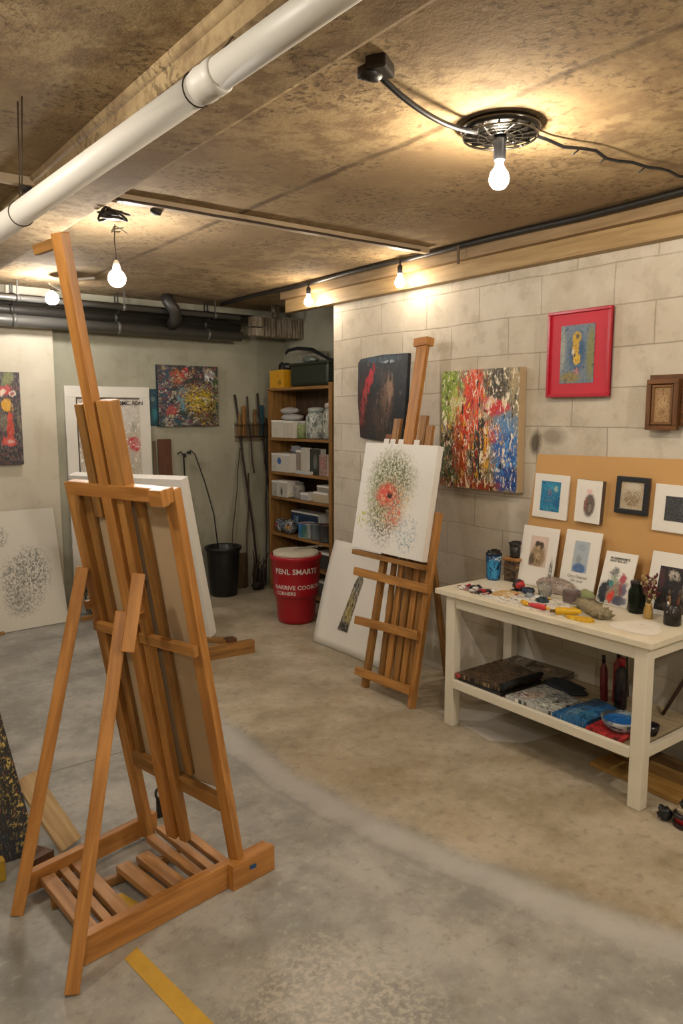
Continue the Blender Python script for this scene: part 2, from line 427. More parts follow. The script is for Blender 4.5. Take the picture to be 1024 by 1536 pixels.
CEIL = 2.62
M_CEIL = mat_ceiling(); M_FLOOR = mat_floor(); M_BLOCK = mat_block()
M_GREY = mat_conc('8d8a78', 'a5a28f', '7c7563'); M_PALE = mat_conc('b5ad98', 'cbc4b2', 'a39274')
struct(MB().box(-2.2, 4.15, -3.0, 6.35, -.12, 0, 0).build('floor', M_FLOOR))
struct(MB().box(-2.2, 4.15, -3.0, 6.35, CEIL, CEIL+.12, 0).build('ceiling', M_CEIL))
struct(MB().box(3.35, 3.55, -3.0, 4.486, 0, CEIL, .006).build('wall_right', M_BLOCK))
struct(MB().box(4.03, 4.15, 4.486, 6.2, 0, CEIL, 0).build('wall_recess', M_GREY))
struct(MB().box(3.55, 4.15, 4.40, 4.486, 0, CEIL, 0).build('wall_return', M_GREY))
struct(MB().box(-2.2, 4.15, 6.2, 6.35, 0, CEIL, 0).build('wall_back', M_GREY))
struct(MB().box(-2.2, 1.83, 6.13, 6.2, 0, CEIL, .003).build('wall_back_left', M_PALE))
struct(MB().box(-2.2, -2.05, -3.0, 6.2, 0, CEIL, 0).build('wall_left', M_PALE))
struct(MB().box(-2.2, 3.55, -3.0, -2.85, 0, CEIL, 0).build('wall_front', M_PALE))
# ceiling beam with a rounded plaster edge, and boards over the block wall
bmm = MB().box(.95, 1.24, -2.85, 6.13, 2.545, CEIL+.01, .02)
bmm.tube([(.955, -2.85, CEIL-.003), (.955, 6.13, CEIL-.003)], .022, 12)
struct(bmm.build('beam_ceiling', M_CEIL))
M_TRIM = wood('b09468', '8f744a', .6); M_TRIM2 = wood('9c8260', '7c6442', .6)
struct(MB().box(3.285, 3.36, -2.85, 5.03, 2.44, 2.535, .004).build('trim_1', M_TRIM))
struct(MB().box(3.24, 3.36, -2.85, 5.03, 2.535, CEIL+.005, .004).build('trim_2', M_TRIM2))
tag(MB().tube([(3.272, -2.8, 2.542), (3.27, 3.05, 2.54), (3.272, 3.12, 2.545)], .005, 6).build('electrical_wire', DARK), 'thin dark wire running along the timber board above the red framed picture', 'wire')
tag(MB().tube([(3.205+.006*math.sin(y*3), y, 2.6+.004*math.sin(y*5)) for y in [-2.8+i*.3 for i in range(30)]], .016, 10).build('cable', plain('1c1814', .5)),
    'long thick black cable running below the ceiling along the right wall', 'cable')

# ------------------------------------------------------------------ pipes and services
t = thing('drain_pipe', (.86, 1.7, 2.35), 'thick white plastic pipe sloping down below the ceiling beam', 'pipe')
PVC = plain('d4d0c8', .45, 0, .05, 4)
PA, PD = V((.95, 1.30, 2.47)), V((-.30, 1.37, -.22))
pp = lambda k: PA + PD*k
MB().tube([pp(-.62), pp(0), pp(.25)], .0365, 28).tube([pp(.25), pp(1.5), pp(3.52)], .0365, 28).build('pipe_body', PVC, t)
MB().tube([pp(k) for k in (.225, .228, .245, .248, .262, .268, .282)], [.037, .041, .041, .039, .041, .041, .037], 28).build('coupling', PVC, t)
HB = plain('3a2c1e', .6, .4)
for k, top in ((.285, V((.965, 1.69, 2.555))), (.90, V((.70, 2.56, CEIL)))):
    c = pp(k); h = MB()
    if k < .5: h.beam(c+V((.01, 0, .03)), top, .012, .003, (0, 1, 0), .0005)
    else:
        for dy in (-.012, .012): h.tube([c+V((0, dy, .03)), top+V((0, dy*2, 0))], .0022, 5)
    h.tube([(c.x+.0385*math.cos(a), c.y, c.z+.0385*math.sin(a)) for a in [i*PI/10 for i in range(21)]], .002, 6)
    h.build('hanger', HB, t)

t = thing('conduit', (1.2, 3.36, 2.56), 'thin strip conduit crossing the ceiling between pipe and right wall', 'conduit')
MB().frame_box((-2.0, 3.40, 2.585), (5.15, -.12, 0), (0, .045, 0), (0, 0, .034), .003).build('channel', plain('b09c80', .5, .1), t)
MB().tube([(1.25+i*.13, 3.315-.003*i+.004*math.sin(i*2), 2.588) for i in range(15)], .006, 6).build('wire', plain('3a2a1c', .6), t)
for x in (1.5, .93): MB().lump((x, 3.37, 2.58), (.03, .02, .02), 3, .3, 2, 0, 2).build('clamp', DARK, t)
MB().box(3.19, 3.2, 3.085, 3.10, 2.50, 2.605).build('bracket', plain('5b4a34', .6), t)
# tangle of wires where the conduit meets the beam
def squiggle(c, r, n, seed, up=0):
    q = random.Random(seed); p = []
    for i in range(n):
        a = q.random()*6.28; rr = r*(.4+.6*q.random())
        p.append(V((c[0]+rr*math.cos(a), c[1]+rr*math.sin(a), c[2]-q.random()*r*.7+up*i/n)))
    o = []
    for i in range(len(p)-1):
        for k in range(4):
            u = k/4; a = p[max(i-1, 0)]; b = p[i]; c_ = p[i+1]; d = p[min(i+2, len(p)-1)]
            o.append(.5*((2*b)+(c_-a)*u+(2*a-5*b+4*c_-d)*u*u+(3*b-a-3*c_+d)*u**3))
    return o
m_ = MB(); m_.tube(squiggle((1.29, 3.42, 2.57), .09, 12, 4), .006, 6); m_.tube(squiggle((1.33, 3.40, 2.58), .10, 8, 9), .004, 6)
m_.box(1.27, 1.33, 3.38, 3.43, 2.52, 2.56, .006)
tag(m_.build('wire_tangle', plain('241c14', .6)), 'tangle of dark loose wires under the beam where the conduit meets it', 'wires')

# dark service pipes along the back wall
PIPED = plain('3a3733', .45, .3, .15, 5); PIPEG = plain('5c5a55', .4, .3, .15, 5)
for nm, y, z, r, mt, lab, x1 in (('service_pipe', 6.0, 2.345, .045, PIPEG, 'lowest grey service pipe along the top of the back wall', 3.44),
                             ('service_pipe', 6.06, 2.43, .035, PIPED, 'middle dark service pipe along the top of the back wall', 3.46),
                             ('service_pipe', 6.0, 2.50, .04, PIPED, 'uppermost black service pipe, tight under the ceiling by the back wall', 4.0),
                             ('service_pipe', 5.86, 2.49, .022, PIPEG, 'thin grey pipe in front of the thick pipes at the back wall top', 3.35)):
    m_ = MB(); m_.tube([(-2.0, y, z), (x1, y, z)], r, 16)
    for x in (-.6, .4, 1.5, 2.3, 3.1): m_.tube([(x, y, z), (x+.03, y, z)], r*1.12, 16); z < 2.4 or m_.box(x+.01, x+.02, y-.006, y+.006, z, CEIL, .001)
    tag(m_.build(nm, mt), lab, 'pipe', 'service pipes below the ceiling')
t = thing('ventilation_duct', (3.75, 5.93, 2.34), 'ribbed pale duct section at the right end of the dark pipes', 'duct')
def mat_rib():
    m, nt, b = new_mat('ribbed_duct', .6); v = coord(nt, 'Object', (1, 1, .15))
    n = tnoise(nt, v, 22, 5, .7); c = ramp(nt, n, ((.3, '4a4034'), (.5, '857762'), (.68, 'b7ad9c'))); nt.links.new(c, b.inputs['Base Color'])
    bump(nt, b, n, .5, .01); return m
MR = mat_rib(); m_ = MB()
for i in range(34): m_.box(3.62+i*.029, 3.645+i*.029, 5.86, 5.98, 2.345+.004*(i % 2), 2.52, .006)
m_.build('ribbed_sleeve', MR, t)
MB().box(3.50, 3.61, 5.87, 5.97, 2.43, 2.52, .006).build('collar', MR, t)
MB().box(3.50, 3.61, 5.87, 5.97, 2.35, 2.42, .006).build('collar', MR, t)
MB().box(3.60, 4.02, 5.85, 5.99, 2.515, 2.53, .003).build('cover_strip', plain('9a9181', .5, .2), t)
m_ = MB(); m_.tube([(2.66, 5.83, 2.60), (2.66, 5.80, 2.56), (2.70, 5.78, 2.50), (2.74, 5.83, 2.44), (2.76, 5.95, 2.40)], .05, 14)
tag(m_.build('pipe_elbow', PIPED), 'black bent pipe elbow among the service pipes above the rear abstract canvas', 'pipe')
m_ = MB(); m_.tube([(3.67, 5.8, 2.61), (3.66, 5.79, 2.57), (3.70, 5.80, 2.54), (3.66, 5.8, 2.52)], .018, 8); m_.box(3.64, 3.72, 5.79, 5.80, 2.5, 2.62, .002)
tag(m_.build('duct_hanger', plain('6e6250', .6, .3)), 'crumpled metal hanger strap holding the ribbed duct', 'hanger')

# ------------------------------------------------------------------ light bulbs
BULBPROF = lambda r: [(.011, .0), (.013, -.012), (r*.45, -.028), (r*.85, -.028-r*.55), (r, -.028-r*1.15), (r*.93, -.028-r*1.6), (r*.6, -.028-r*2.02), (r*.2, -.028-r*2.15), (.001, -.028-r*2.17)]
WARM = (1.0, .84, .64); COOL = (1.0, .95, .90)
GLOBE = lambda r: [(.011, .0), (.014, -.012)] + [(r*math.sin(a), -.012-r*1.0-r*math.cos(a)+.006) for a in [.45+k*(PI-.46)/9 for k in range(10)]]
def bulb(parent, x, y, z, r, col, strength, tilt=(0, 0, 1), prof=None):
    MB().lathe((x, y, z), (prof or BULBPROF)(r), 20, tilt).build('bulb', emis(col, strength), parent)
K = 1.0
# main lamp
t = thing('ceiling_lamp', (2.05, 1.8, CEIL), 'bare bulb under a round chrome and black ceiling plate near the red frame', 'lamp')
CHR = plain('4a4844', .22, .9, .2, 14)
MB().lathe((2.05, 1.8, CEIL), [(.13, 0), (.136, -.012), (.128, -.026), (.115, -.022), (.10, -.026), (.095, -.034), (.05, -.034), (.001, -.034)], 48).build('ceiling_plate', CHR, t)
m_ = MB()
for i in range(14):
    a = i*2*PI/14; m_.beam((2.05+.05*math.cos(a), 1.8+.05*math.sin(a), CEIL-.038), (2.05+.125*math.cos(a+.25), 1.8+.125*math.sin(a+.25), CEIL-.03), .011, .006, (0, 0, 1), .001)
m_.build('rib', CHR, t)
for rr in (.124, .075, .045):
    MB().tube([(2.05+rr*math.cos(i*2*PI/40), 1.8+rr*math.sin(i*2*PI/40), CEIL-.036) for i in range(41)], .004, 6).build('ring', plain('8a8782', .15, 1), t)
sk = MB().lathe((2.05, 1.8, 2.585), [(.02, 0), (.024, -.01), (.021, -.02), (.021, -.075), (.018, -.078)], 24).build('socket', BLACKP, t)
bulb(sk, 2.05, 1.8, 2.515, .034, WARM, 300*K)
t = thing('junction_box', (1.437, 1.70, CEIL), 'small dark junction box on the ceiling left of the big chrome lamp', 'junction box')
m_ = MB(); m_.frame_box((1.40, 1.64, CEIL-.035), (.075, .045, 0), (-.03, .05, 0), (0, 0, .035), .006); m_.build('box', plain('2c241c', .5, .3), t)
MB().lump((1.405, 1.71, CEIL-.03), (.035, .03, .025), 2, .3, 2, 0, 2).build('knuckle', plain('1b1714', .5), t)
def sag(a, b, s, n=14): 
    a, b = V(a), V(b); return [a.lerp(b, i/n) - V((0, 0, s*4*(i/n)*(1-i/n))) for i in range(n+1)]
tag(MB().tube(sag((1.43, 1.715, 2.60), (1.975, 1.83, 2.592), .035), .009, 8).build('lamp_cable', BLACKP), 'short black cable sagging from the junction box to the chrome lamp', 'cable')
pts = sag((2.17, 1.75, 2.60), (3.18, 1.63, 2.605), .012)
m_ = MB(); m_.tube([p + V((0, .012*math.sin(i*1.3), .006*math.sin(i*2.1))) for i, p in enumerate(pts)], .006, 8)
for i in (3, 5, 8): m_.tube([pts[i], pts[i]+V((-.015, .02, -.02))], .003, 5)
tag(m_.build('lamp_cable', BLACKP), 'black cable wandering from the chrome lamp towards the right wall', 'cable')
# globe bulb behind the big easel
t = thing('pendant_bulb', (1.467, 3.8, CEIL), 'round white bulb hanging on a thin wire right of the tall easel mast', 'light bulb')
WIREM = plain('3c2f22', .5, .4)
MB().tube([(1.467, 3.8, 2.60), (1.462, 3.802, 2.52), (1.467, 3.8, 2.46), (1.467, 3.8, 2.42)], .003, 6).build('wire', WIREM, t)
MB().tube(squiggle((1.48, 3.8, 2.60), .06, 11, 21), .0025, 5).build('wire_hook', WIREM, t)
sk = MB().lathe((1.467, 3.8, 2.425), [(.008, 0), (.013, -.008), (.017, -.02), (.022, -.05), (.022, -.055)], 20).build('socket', plain('e8e4dc', .4), t)
bulb(sk, 1.467, 3.8, 2.385, .044, COOL, 230*K, prof=GLOBE)
# left rear bulb with reflector
t = thing('reflector_lamp', (1.68, 5.55, CEIL), 'bare white bulb below a small tilted white reflector at the rear left', 'lamp')
MB().lathe((1.71, 5.515, 2.53), [(.02, .02), (.03, .012), (.075, -.002), (.078, -.01), (.07, -.006), (.02, .004)], 28, (.42, -.30, .85)).build('reflector', plain('b8b4ac', .35), t)
MB().tube([(1.72, 5.51, 2.545), (1.76, 5.49, 2.575), (1.83, 5.45, 2.60), (1.93, 5.42, 2.615)], .010, 8).build('arm', plain('cfc8bb', .5), t)
bulb(t, 1.665, 5.545, 2.515, .046, COOL, 160*K, prof=GLOBE)
# two warm bulbs on the cable
for (x, y), lab in (((3.18, 4.56), 'small warm bulb on the black cable, left of the pair above the block wall end'), ((3.17, 3.56), 'small warm bulb on the black cable, directly above the mid easel')):
    t = thing('cable_bulb', (x, y, 2.58), lab, 'light bulb', 'warm bulbs hung from the ceiling cable')
    MB().tube([(x, y, 2.59), (x, y, 2.555)], .006, 8).build('wire', BLACKP, t)
    sk = MB().lathe((x, y, 2.565), [(.008, 0), (.015, -.008), (.016, -.05), (.014, -.052)], 18).build('socket', BLACKP, t)
    bulb(sk, x, y, 2.522, .031, WARM, 85*K)
# further bulbs of the same kind in the part of the room behind and beside the viewpoint
for (x, y), lab, s in (((-.15, 2.0), 'bare bulb on the ceiling left of the white pipe', 330), ((2.25, -.55), 'bare bulb on the ceiling in front of the table end', 680), ((-.6, -1.0), 'bare bulb on the ceiling near the front wall', 430)):
    t = thing('ceiling_bulb', (x, y, CEIL), lab, 'light bulb')
    sk = MB().lathe((x, y, CEIL), [(.05, 0), (.05, -.015), (.02, -.02), (.018, -.07)], 20).build('socket', BLACKP, t)
    bulb(sk, x, y, 2.56, .04, (1, .93, .82), s*K)

# ------------------------------------------------------------------ picture helpers
def panel(name, BL, U, Vv, th, mfront, mside, parent=None, bev=.002):
    """flat board: BL corner of the front face, U to the viewer's right, Vv up; the thickness goes away from the viewer"""
    BL, U, Vv = V(BL), V(U), V(Vv); n = U.cross(Vv).normalized()
    m = MB(); m.frame_box(BL - n*th, U, Vv, n*th, bev, 0, (n, 1, U, Vv))
    return m.build(name, [mside, mfront], parent)
def inset(name, BL, U, Vv, u0, u1, v0, v1, mat, parent, lift=.0015, th=.001):
    BL, U, Vv = V(BL), V(U), V(Vv); n = U.cross(Vv).normalized()
    return panel(name, BL + U*u0 + Vv*v0 + n*lift, U*(u1-u0), Vv*(v1-v0), th, mat, mat, parent, 0)
def frame_ring(name, BL, U, Vv, w, d, mat, parent, lift=.0):
    BL, U, Vv = V(BL), V(U), V(Vv); n = U.cross(Vv).normalized(); un, vn = U.normalized(), Vv.normalized(); m = MB()
    o = BL - n*d + n*lift
    m.frame_box(o, U, vn*w, n*d, .003); m.frame_box(o + Vv - vn*w, U, vn*w, n*d, .003)
    m.frame_box(o + vn*w, Vv - 2*vn*w, un*w, n*d, .003); m.frame_box(o + U - un*w + vn*w, Vv - 2*vn*w, un*w, n*d, .003)
    return m.build(name, mat, parent)
def mid(BL, U, Vv): return V(BL) + V(U)*.5

# ------------------------------------------------------------------ wall pictures, right wall
# dark slanted painting
A_dark = art('20242a', [(.12, .45, .2, .5, '3a1a1c', .9, .6), (.10, .40, .06, .14, '8a2a30', .9, .4, .4), (.15, .54, .06, .12, 'a83038', .95, .35, .4), (.21, .66, .06, .12, 'b41e2a', 1, .35, .4), (.28, .76, .06, .11, 'b82430', 1, .35, .4), (.34, .86, .035, .08, '9a2028', .9, .4, .4), (.08, .24, .05, .12, '7a3030', .8, .5, .4),
    (.5, .3, .24, .34, '453830', .95, .5, .5), (.6, .55, .16, .28, '6b5445', .95, .5, .5), (.66, .62, .08, .2, '9a7a66', .85, .6, .5), (.50, .75, .14, .12, '3a3634', .8, .6), (.88, .45, .14, .5, '16202a', .9, .4, .5), (.5, .95, .5, .05, '35505e', .8, .6), (.62, .92, .16, .02, 'b0bcc4', .8, .6)],
    [('12151a', 6, .60, None, (3, 1)), ('7a6658', 9, .66, None, (3, .8)), ('9aa6ae', 14, .72, None, (2.4, .8))], .06, 6, .35, .4)
m_ = MB()
P = [(3.335, 4.135, 1.49), (3.335, 3.735, 1.462), (3.335, 3.70, 1.46), (3.338, 3.665, 1.72), (3.335, 3.645, 2.045), (3.335, 3.9, 2.05), (3.335, 4.13, 2.035), (3.333, 4.158, 2.01), (3.335, 4.165, 1.75)]
m_.poly([(p[0]-.012, p[1], p[2]) for p in P][::-1], (.026, 0, 0))
for f in m_.bm.faces:
    for l in f.loops: l[m_.uv].uv = ((4.165-l.vert.co.y)/.52, (l.vert.co.z-1.46)/.59)
tag(m_.build('painting', A_dark), 'dark blue-black painting with a red streak on the block wall behind the mid easel', 'painting')
# big abstract
A_big = art('8c8266', [(.12, .80, .18, .3, '7f9838', 1, .35), (.2, .66, .1, .2, 'c0b860', 1, .4), (.1, .28, .18, .35, '56604c', 1, .5), (.25, .42, .12, .3, 'a4492a', .9, .5), (.45, .82, .15, .3, 'dd4a1c', 1, .3), (.36, .62, .09, .34, 'cc3a1a', 1, .3),
    (.52, .6, .14, .22, 'b09a80', .9, .5), (.72, .86, .16, .18, '40382c', .95, .4), (.74, .68, .18, .07, 'cc2c34', 1, .3), (.66, .72, .09, .05, 'e6d2c8', .9, .4), (.93, .93, .06, .2, 'a8946c', 1, .4),
    (.84, .5, .2, .16, '5a86b0', 1, .4), (.85, .34, .18, .2, '1f5ca4', 1, .35), (.88, .10, .2, .14, '123f86', 1, .3), (.5, .28, .12, .3, '2c2826', .95, .4), (.3, .22, .08, .25, 'b04a20', .9, .4),
    (.62, .34, .05, .24, 'd8a020', 1, .4), (.4, .04, .5, .07, '9c341c', .9, .4), (.55, .52, .07, .1, '1c1d20', 1, .3), (.16, .08, .14, .1, '4a5a34', .9, .5), (.7, .45, .06, .08, 'c8402c', .9, .4), (.28, .75, .04, .12, 'e4dcb0', .8, .5)],
    [('f0e4c8', 10, .60, None, (2.2, .9)), ('1e1a18', 11, .62, None, (2.2, .9)), ('e0a828', 12, .62, (.4, .45, .6, .6), (2, .9)), ('e8421c', 9, .60, (.42, .7, .3, .4), (2.4, .8)), ('b8d060', 12, .60, (.15, .8, .22, .3), (2, 1)), ('b02a1c', 10, .62, (.4, .35, .5, .5), (2.4, .8)), ('3f86c8', 10, .58, (.85, .35, .22, .35), (2, .9)), ('efe6d4', 30, .64, None, (1.6, .7))], .22, 5, .4, .6)
o = panel('painting', (3.285, 3.30, 1.215), (0, -.60, .0), (.0, 0, .695), .058, A_big, plain('b59c78', .8, 0, .1, 20, .1)); tag(o, 'large colourful abstract canvas with red, green and blue drips on the block wall', 'painting')
# red frame
BL, U, W = (3.315, 2.545, 1.74), (0, -.375, 0), (0, 0, .44)
t = thing('framed_picture', mid(BL, U, W), 'red framed picture with wide red mat and yellow figure, high on block wall', 'picture')
REDM = plain('b0162a', .3, 0, .08, 4); RED2 = plain('c01f33', .5, 0, .05, 4)
panel('mat_board', V(BL)+V((.008, 0, 0)), U, W, .012, RED2, RED2, t)
frame_ring('frame', BL, U, W, .016, .026, REDM, t, .006)
A_red = art('6c7c8c', [(.5, .55, .32, .42, '1f4f78', 1, .5), (.9, .5, .16, .6, '7d7c3a', .9, .5), (.3, .1, .4, .12, '8c7a34', .9, .5), (.05, .6, .12, .5, 'a4a496', .8, .5), (.48, .78, .15, .12, 'c9a21f', 1, .3), (.5, .8, .06, .06, '3d3a28', .9, .3), (.45, .6, .12, .18, 'c79d20', 1, .3),
    (.5, .42, .13, .12, 'd4ae28', 1, .3), (.38, .55, .05, .06, 'd8d2bc', .9, .3), (.5, .2, .1, .07, 'b87a78', .9, .4)], [('14314e', 16, .62, None), ('8a6a18', 20, .62, (.48, .6, .18, .3)), ('b5b9a8', 26, .68, None)], .1, 7, .4, .3, seed=2)
inset('print', BL, U, W, .21, .75, .16, .83, A_red, t, -.0055)
# brown frames at the right edge
BL, U, W = (3.295, 1.957, 1.578), (0, -.155, 0), (0, 0, .235)
t = thing('framed_relief', mid(BL, U, W), 'small brown wooden frame with a carved tan panel at the right wall edge', 'picture')
FB = wood('7a4f28', '4a2c12'); frame_ring('frame', BL, U, W, .022, .03, FB, t)
frame_ring('inner_frame', V(BL)+V((0, -.026, .026)), (0, -.103, 0), (0, 0, .183), .012, .02, wood('8a6034', '5a3818'), t, -.004)
inset('relief_panel', BL, U, W, .2, .8, .15, .85, art('a07f58', [(.5, .45, .4, .4, 'b8976c', .9, .6), (.5, .3, .3, .15, '866440', .8, .6)], [('6e5232', 12, .6, None)], .1, 5, .6, .5), t, -.012, .006)
BL, U, W = (3.3305, 1.962, 1.60), (0, -.32, 0), (0, 0, .235)
o = panel('wooden_plaque', BL, U, W, .02, FB, FB); tag(o, 'dark brown wooden plaque hung behind the small carved frame', 'plaque')

# ------------------------------------------------------------------ TABLE
t = thing('work_table', (3.05, 2.17, 0), 'white painted wooden table with a slatted lower shelf against the block wall', 'table')
TX0, TX1, TY0, TY1 = 2.755, 3.33, 1.555, 2.79
def mat_top():
    m, nt, b = new_mat('table_top_paint', .45); v = coord(nt); n = tnoise(nt, v, 9, 6, .65); n2 = tnoise(nt, v, 40, 5, .7)
    c = ramp(nt, n, ((.35, 'd9cfb6'), (.65, 'e3dcc9'))); c = mixc(nt, maprange(nt, n2, .66, .72, 0, .5), c, srgb('8d8372')); nt.links.new(c, b.inputs['Base Color']); return m
MB().box(TX0, TX1, TY0, TY1, .708, .735, .003).build('tabletop', mat_top(), t)
LEG = [(2.775, 1.58), (2.775, 2.665), (3.27, 1.58), (3.27, 2.69)]
for x, y in LEG: MB().box(x, x+.055, y, y+.06, 0, .708, .004).build('leg', TABLEP, t)
MB().box(2.785, 2.81, 1.64, 2.665, .645, .708, .002).build('apron', TABLEP, t)
MB().box(3.29, 3.315, 1.64, 2.69, .645, .708, .002).build('apron', TABLEP, t)
MB().box(2.83, 3.27, 1.592, 1.617, .645, .708, .002).build('apron', TABLEP, t)
MB().box(2.83, 3.27, 2.69, 2.715, .645, .708, .002).build('apron', TABLEP, t)
MB().box(2.778, 3.315, 1.643, 2.70, .238, .255, .002).build('lower_shelf', wood('b8a888', '8f8066', .6), t)
MB().box(2.765, 2.79, 1.64, 2.665, .218, .262, .003).build('shelf_rail', TABLEP, t)
MB().box(2.83, 3.27, 1.592, 1.617, .215, .258, .003).build('shelf_rail', TABLEP, t)
MB().box(2.83, 3.27, 2.69, 2.715, .215, .258, .003).build('shelf_rail', TABLEP, t)
TZ = .7355
# kraft board
KB, KU, KV = V((3.278, 2.645, TZ+.001)), V((0, -1.25, .0)), V((.062, -.0, .70))
m_ = MB(); n_ = KU.cross(KV).normalized()
m_.poly([KB, KB+KU, KB+KU+KV*1.02, KB+KV+V((0, -.04, 0))], -n_*.006)
tag(m_.build('backing_board', KRAFT), 'tan kraft board leaning on the wall behind the small prints on the table', 'board')
def onk(y, z): # point on the front of the kraft board
    s = (z-KB.z)/KV.z; return V((KB.x + KV.x*s, y, z))
def board_print(name, yl, yr, z0, z1, th, side, label, shear=.03, group=None, front=None):
    BL = onk(yl, z0) - V((th+.002, 0, 0)); TL = onk(yl, z1) - V((th+.002, 0, 0)); TL.y -= 0
    U = V((0, yr-yl, -.004)); W = TL-BL + V((0, shear*-.0, 0))
    t = thing(name, BL+U*.5, label, 'picture', group)
    panel('mount', BL, U, W, th, front or PAPER, side, t); return t, BL, U, W
DKSIDE = plain('5a4a3e', .8)
t, a, b_, c_ = board_print('small_print', 2.595, 2.375, 1.10, 1.335, .014, PAPER, 'white mounted print with a blue seascape, first in upper row on tan board')
inset('print', a, b_, c_, .22, .78, .16, .84, art('1f7fa8', [(.5, .8, .5, .2, '2f93b4', .9, .6), (.75, .75, .14, .14, 'a8c0b4', .8, .5), (.45, .62, .16, .16, '6a6f8c', .9, .5), (.4, .35, .3, .05, '5b6f88', .7, .5), (.5, .1, .5, .12, '3f8fae', .8, .5), (.85, .3, .2, .25, '125e8e', .9, .6)], [('9fb7c4', 18, .66, None), ('1a4f7c', 12, .6, None)], .1, 6, .5, .1, seed=3), t)
t, a, b_, c_ = board_print('small_print', 2.315, 2.165, 1.105, 1.322, .03, DKSIDE, 'white canvas print with a brown furry animal-like shape, second on tan board')
inset('print', a, b_, c_, .18, .85, .12, .88, art('e4e1da', [(.55, .38, .36, .40, '6e625a', 1, .25, .7), (.35, .4, .14, .25, '8a5a58', .8, .4), (.5, .8, .25, .1, 'd8a0a4', .7, .6), (.6, .3, .1, .15, 'a09488', .7, .4)], [('3a3430', 16, .58, (.55, .38, .36, .4))], .12, 8, .7, seed=4), t)
BL = onk(2.095, 1.172) - V((.027, 0, 0)); U = V((0, -.172, -.002)); W = onk(2.095, 1.352)-onk(2.095, 1.172)
t = thing('framed_print', BL+U*.5, 'small black framed tan drawing, third in the upper row on tan board', 'picture')
FRB = plain('23252a', .35, 0, .1); frame_ring('frame', BL, U, W, .024, .024, FRB, t)
inset('print', BL, U, W, .14, .86, .13, .87, art('b5a68c', [(.5, .3, .4, .25, '8a7450', .8, .5), (.5, .8, .4, .2, 'c4bba8', .8, .5)], [('5d4a30', 16, .56, (.5, .4, .5, .4), (2, .7)), ('ddd4c2', 20, .62, None, (2, .6))], .1, 6, .6, seed=5), t, -.010, .006)
panel('backing', BL+V((.012, 0, 0)), U, W, .01, DKSIDE, DKSIDE, t)
t, a, b_, c_ = board_print('small_print', 1.895, 1.655, 1.108, 1.328, .012, PAPER, 'white mounted print with a dark charcoal rectangle at the right end of tan board')
inset('print', a, b_, c_, .24, .78, .24, .76, art('3c4044', [(.7, .5, .2, .4, '55595c', .7, .6)], [('86888a', 20, .64, None, (.5, 2)), ('22262a', 14, .58, None)], .08, 6, .7, seed=6), t)
# leaning lower row
def lean_print(name, yl, yr, z1, xb, xt, label, th=.008, side=PAPER, front=None, dy=.0):
    BL = V((xb, yl, TZ+.002)); TL = V((xt, yl-dy, z1)); U = V((0, yr-yl, 0))
    t = thing(name, BL+U*.5, label, 'picture'); panel('mount', BL, U, TL-BL, th, front or PAPER, side, t); return t, BL, U, TL-BL
t, a, b_, c_ = lean_print('art_print', 2.617, 2.385, 1.052, 3.205, 3.262, 'white print with a sepia embracing couple, first in the leaning lower row')
inset('print', a, b_, c_, .27, .75, .33, .84, art('cdbdb0', [(.5, .85, .5, .2, 'd8c0b8', .9, .6), (.5, .35, .48, .48, '9c8464', 1, .3), (.40, .74, .17, .13, '3a3028', 1, .3), (.62, .70, .18, .14, '4a3c30', 1, .3), (.5, .62, .14, .09, 'b49c78', 1, .3), (.15, .2, .2, .25, '4c3c2c', .9, .4), (.5, .35, .14, .14, 'c0aa84', .8, .5)], [('54442f', 14, .58, (.5, .4, .45, .5)), ('e4ccc8', 22, .66, None)], .1, 6, .6, seed=7), t)
inset('edge_stain', a, b_, c_, .80, .985, .02, .55, art('e4e1da', [(.6, .45, .3, .55, '3e3c3a', 1, .3, 1.2), (.3, .15, .3, .2, '5a5652', .9, .4, 1.2)], [('e0ddd6', 14, .55, None)], .25, 6, .7, seed=8), t, .002)
t, a, b_, c_ = lean_print('art_print', 2.340, 2.130, 1.062, 3.195, 3.262, 'white print with a blue and grey plate and faint script, second in lower row')
inset('print', a, b_, c_, .30, .72, .36, .84, art('a8b4be', [(.5, .12, .5, .2, '4f6e9c', 1, .3), (.4, .4, .25, .2, '7d8894', .7, .6), (.5, .8, .4, .15, '93a2ac', .8, .6)], [('dbe2e6', 16, .67, None), ('5f6c7a', 20, .68, None)], .1, 6, .6, seed=9), t)
def on_panel(BL, U, W, u0, v0, flip=1):
    un, vn = V(U).normalized(), V(W).normalized(); n = un.cross(vn).normalized()
    return lambda x, y: V(BL) + V(U)*u0 + V(W)*v0 + un*x + vn*y + n*.0022
INK = plain('2b2926', .8); INKG = plain('9a958c', .8)
text_mesh('lettering', 'Cirry Ottered', .020, INKG, t, on_panel(a, b_, c_, .22, .27)); text_mesh('lettering', 'loir vorsf', .018, INKG, t, on_panel(a, b_, c_, .34, .21))
t, a, b_, c_ = lean_print('art_print', 2.095, 1.925, .985, 3.165, 3.25, 'white poster of colourful figures under black lettering, third in lower row', .006)
inset('print', a, b_, c_, .04, .96, .02, .76, art('e4e1da', [(.2, .28, .24, .34, '1c2430', 1, .25), (.55, .3, .33, .38, '8a7a68', 1, .35), (.4, .8, .2, .14, '6f7274', .9, .4, 1.2), (.45, .62, .14, .14, '9aa890', .9, .4), (.72, .68, .12, .16, 'b05058', 1, .35), (.35, .52, .1, .08, '2a7a78', 1, .3), (.78, .42, .14, .28, '8c3c40', .9, .5), (.85, .4, .1, .2, '5c6880', .8, .5),
    (.45, .2, .1, .16, 'd23a26', 1, .3), (.75, .1, .3, .16, '3c4460', .9, .4)], [('2a2a2c', 18, .6, (.45, .7, .3, .25)), ('e8d8c8', 20, .66, (.55, .4, .35, .4))], .30, 5, .5, seed=10), t)
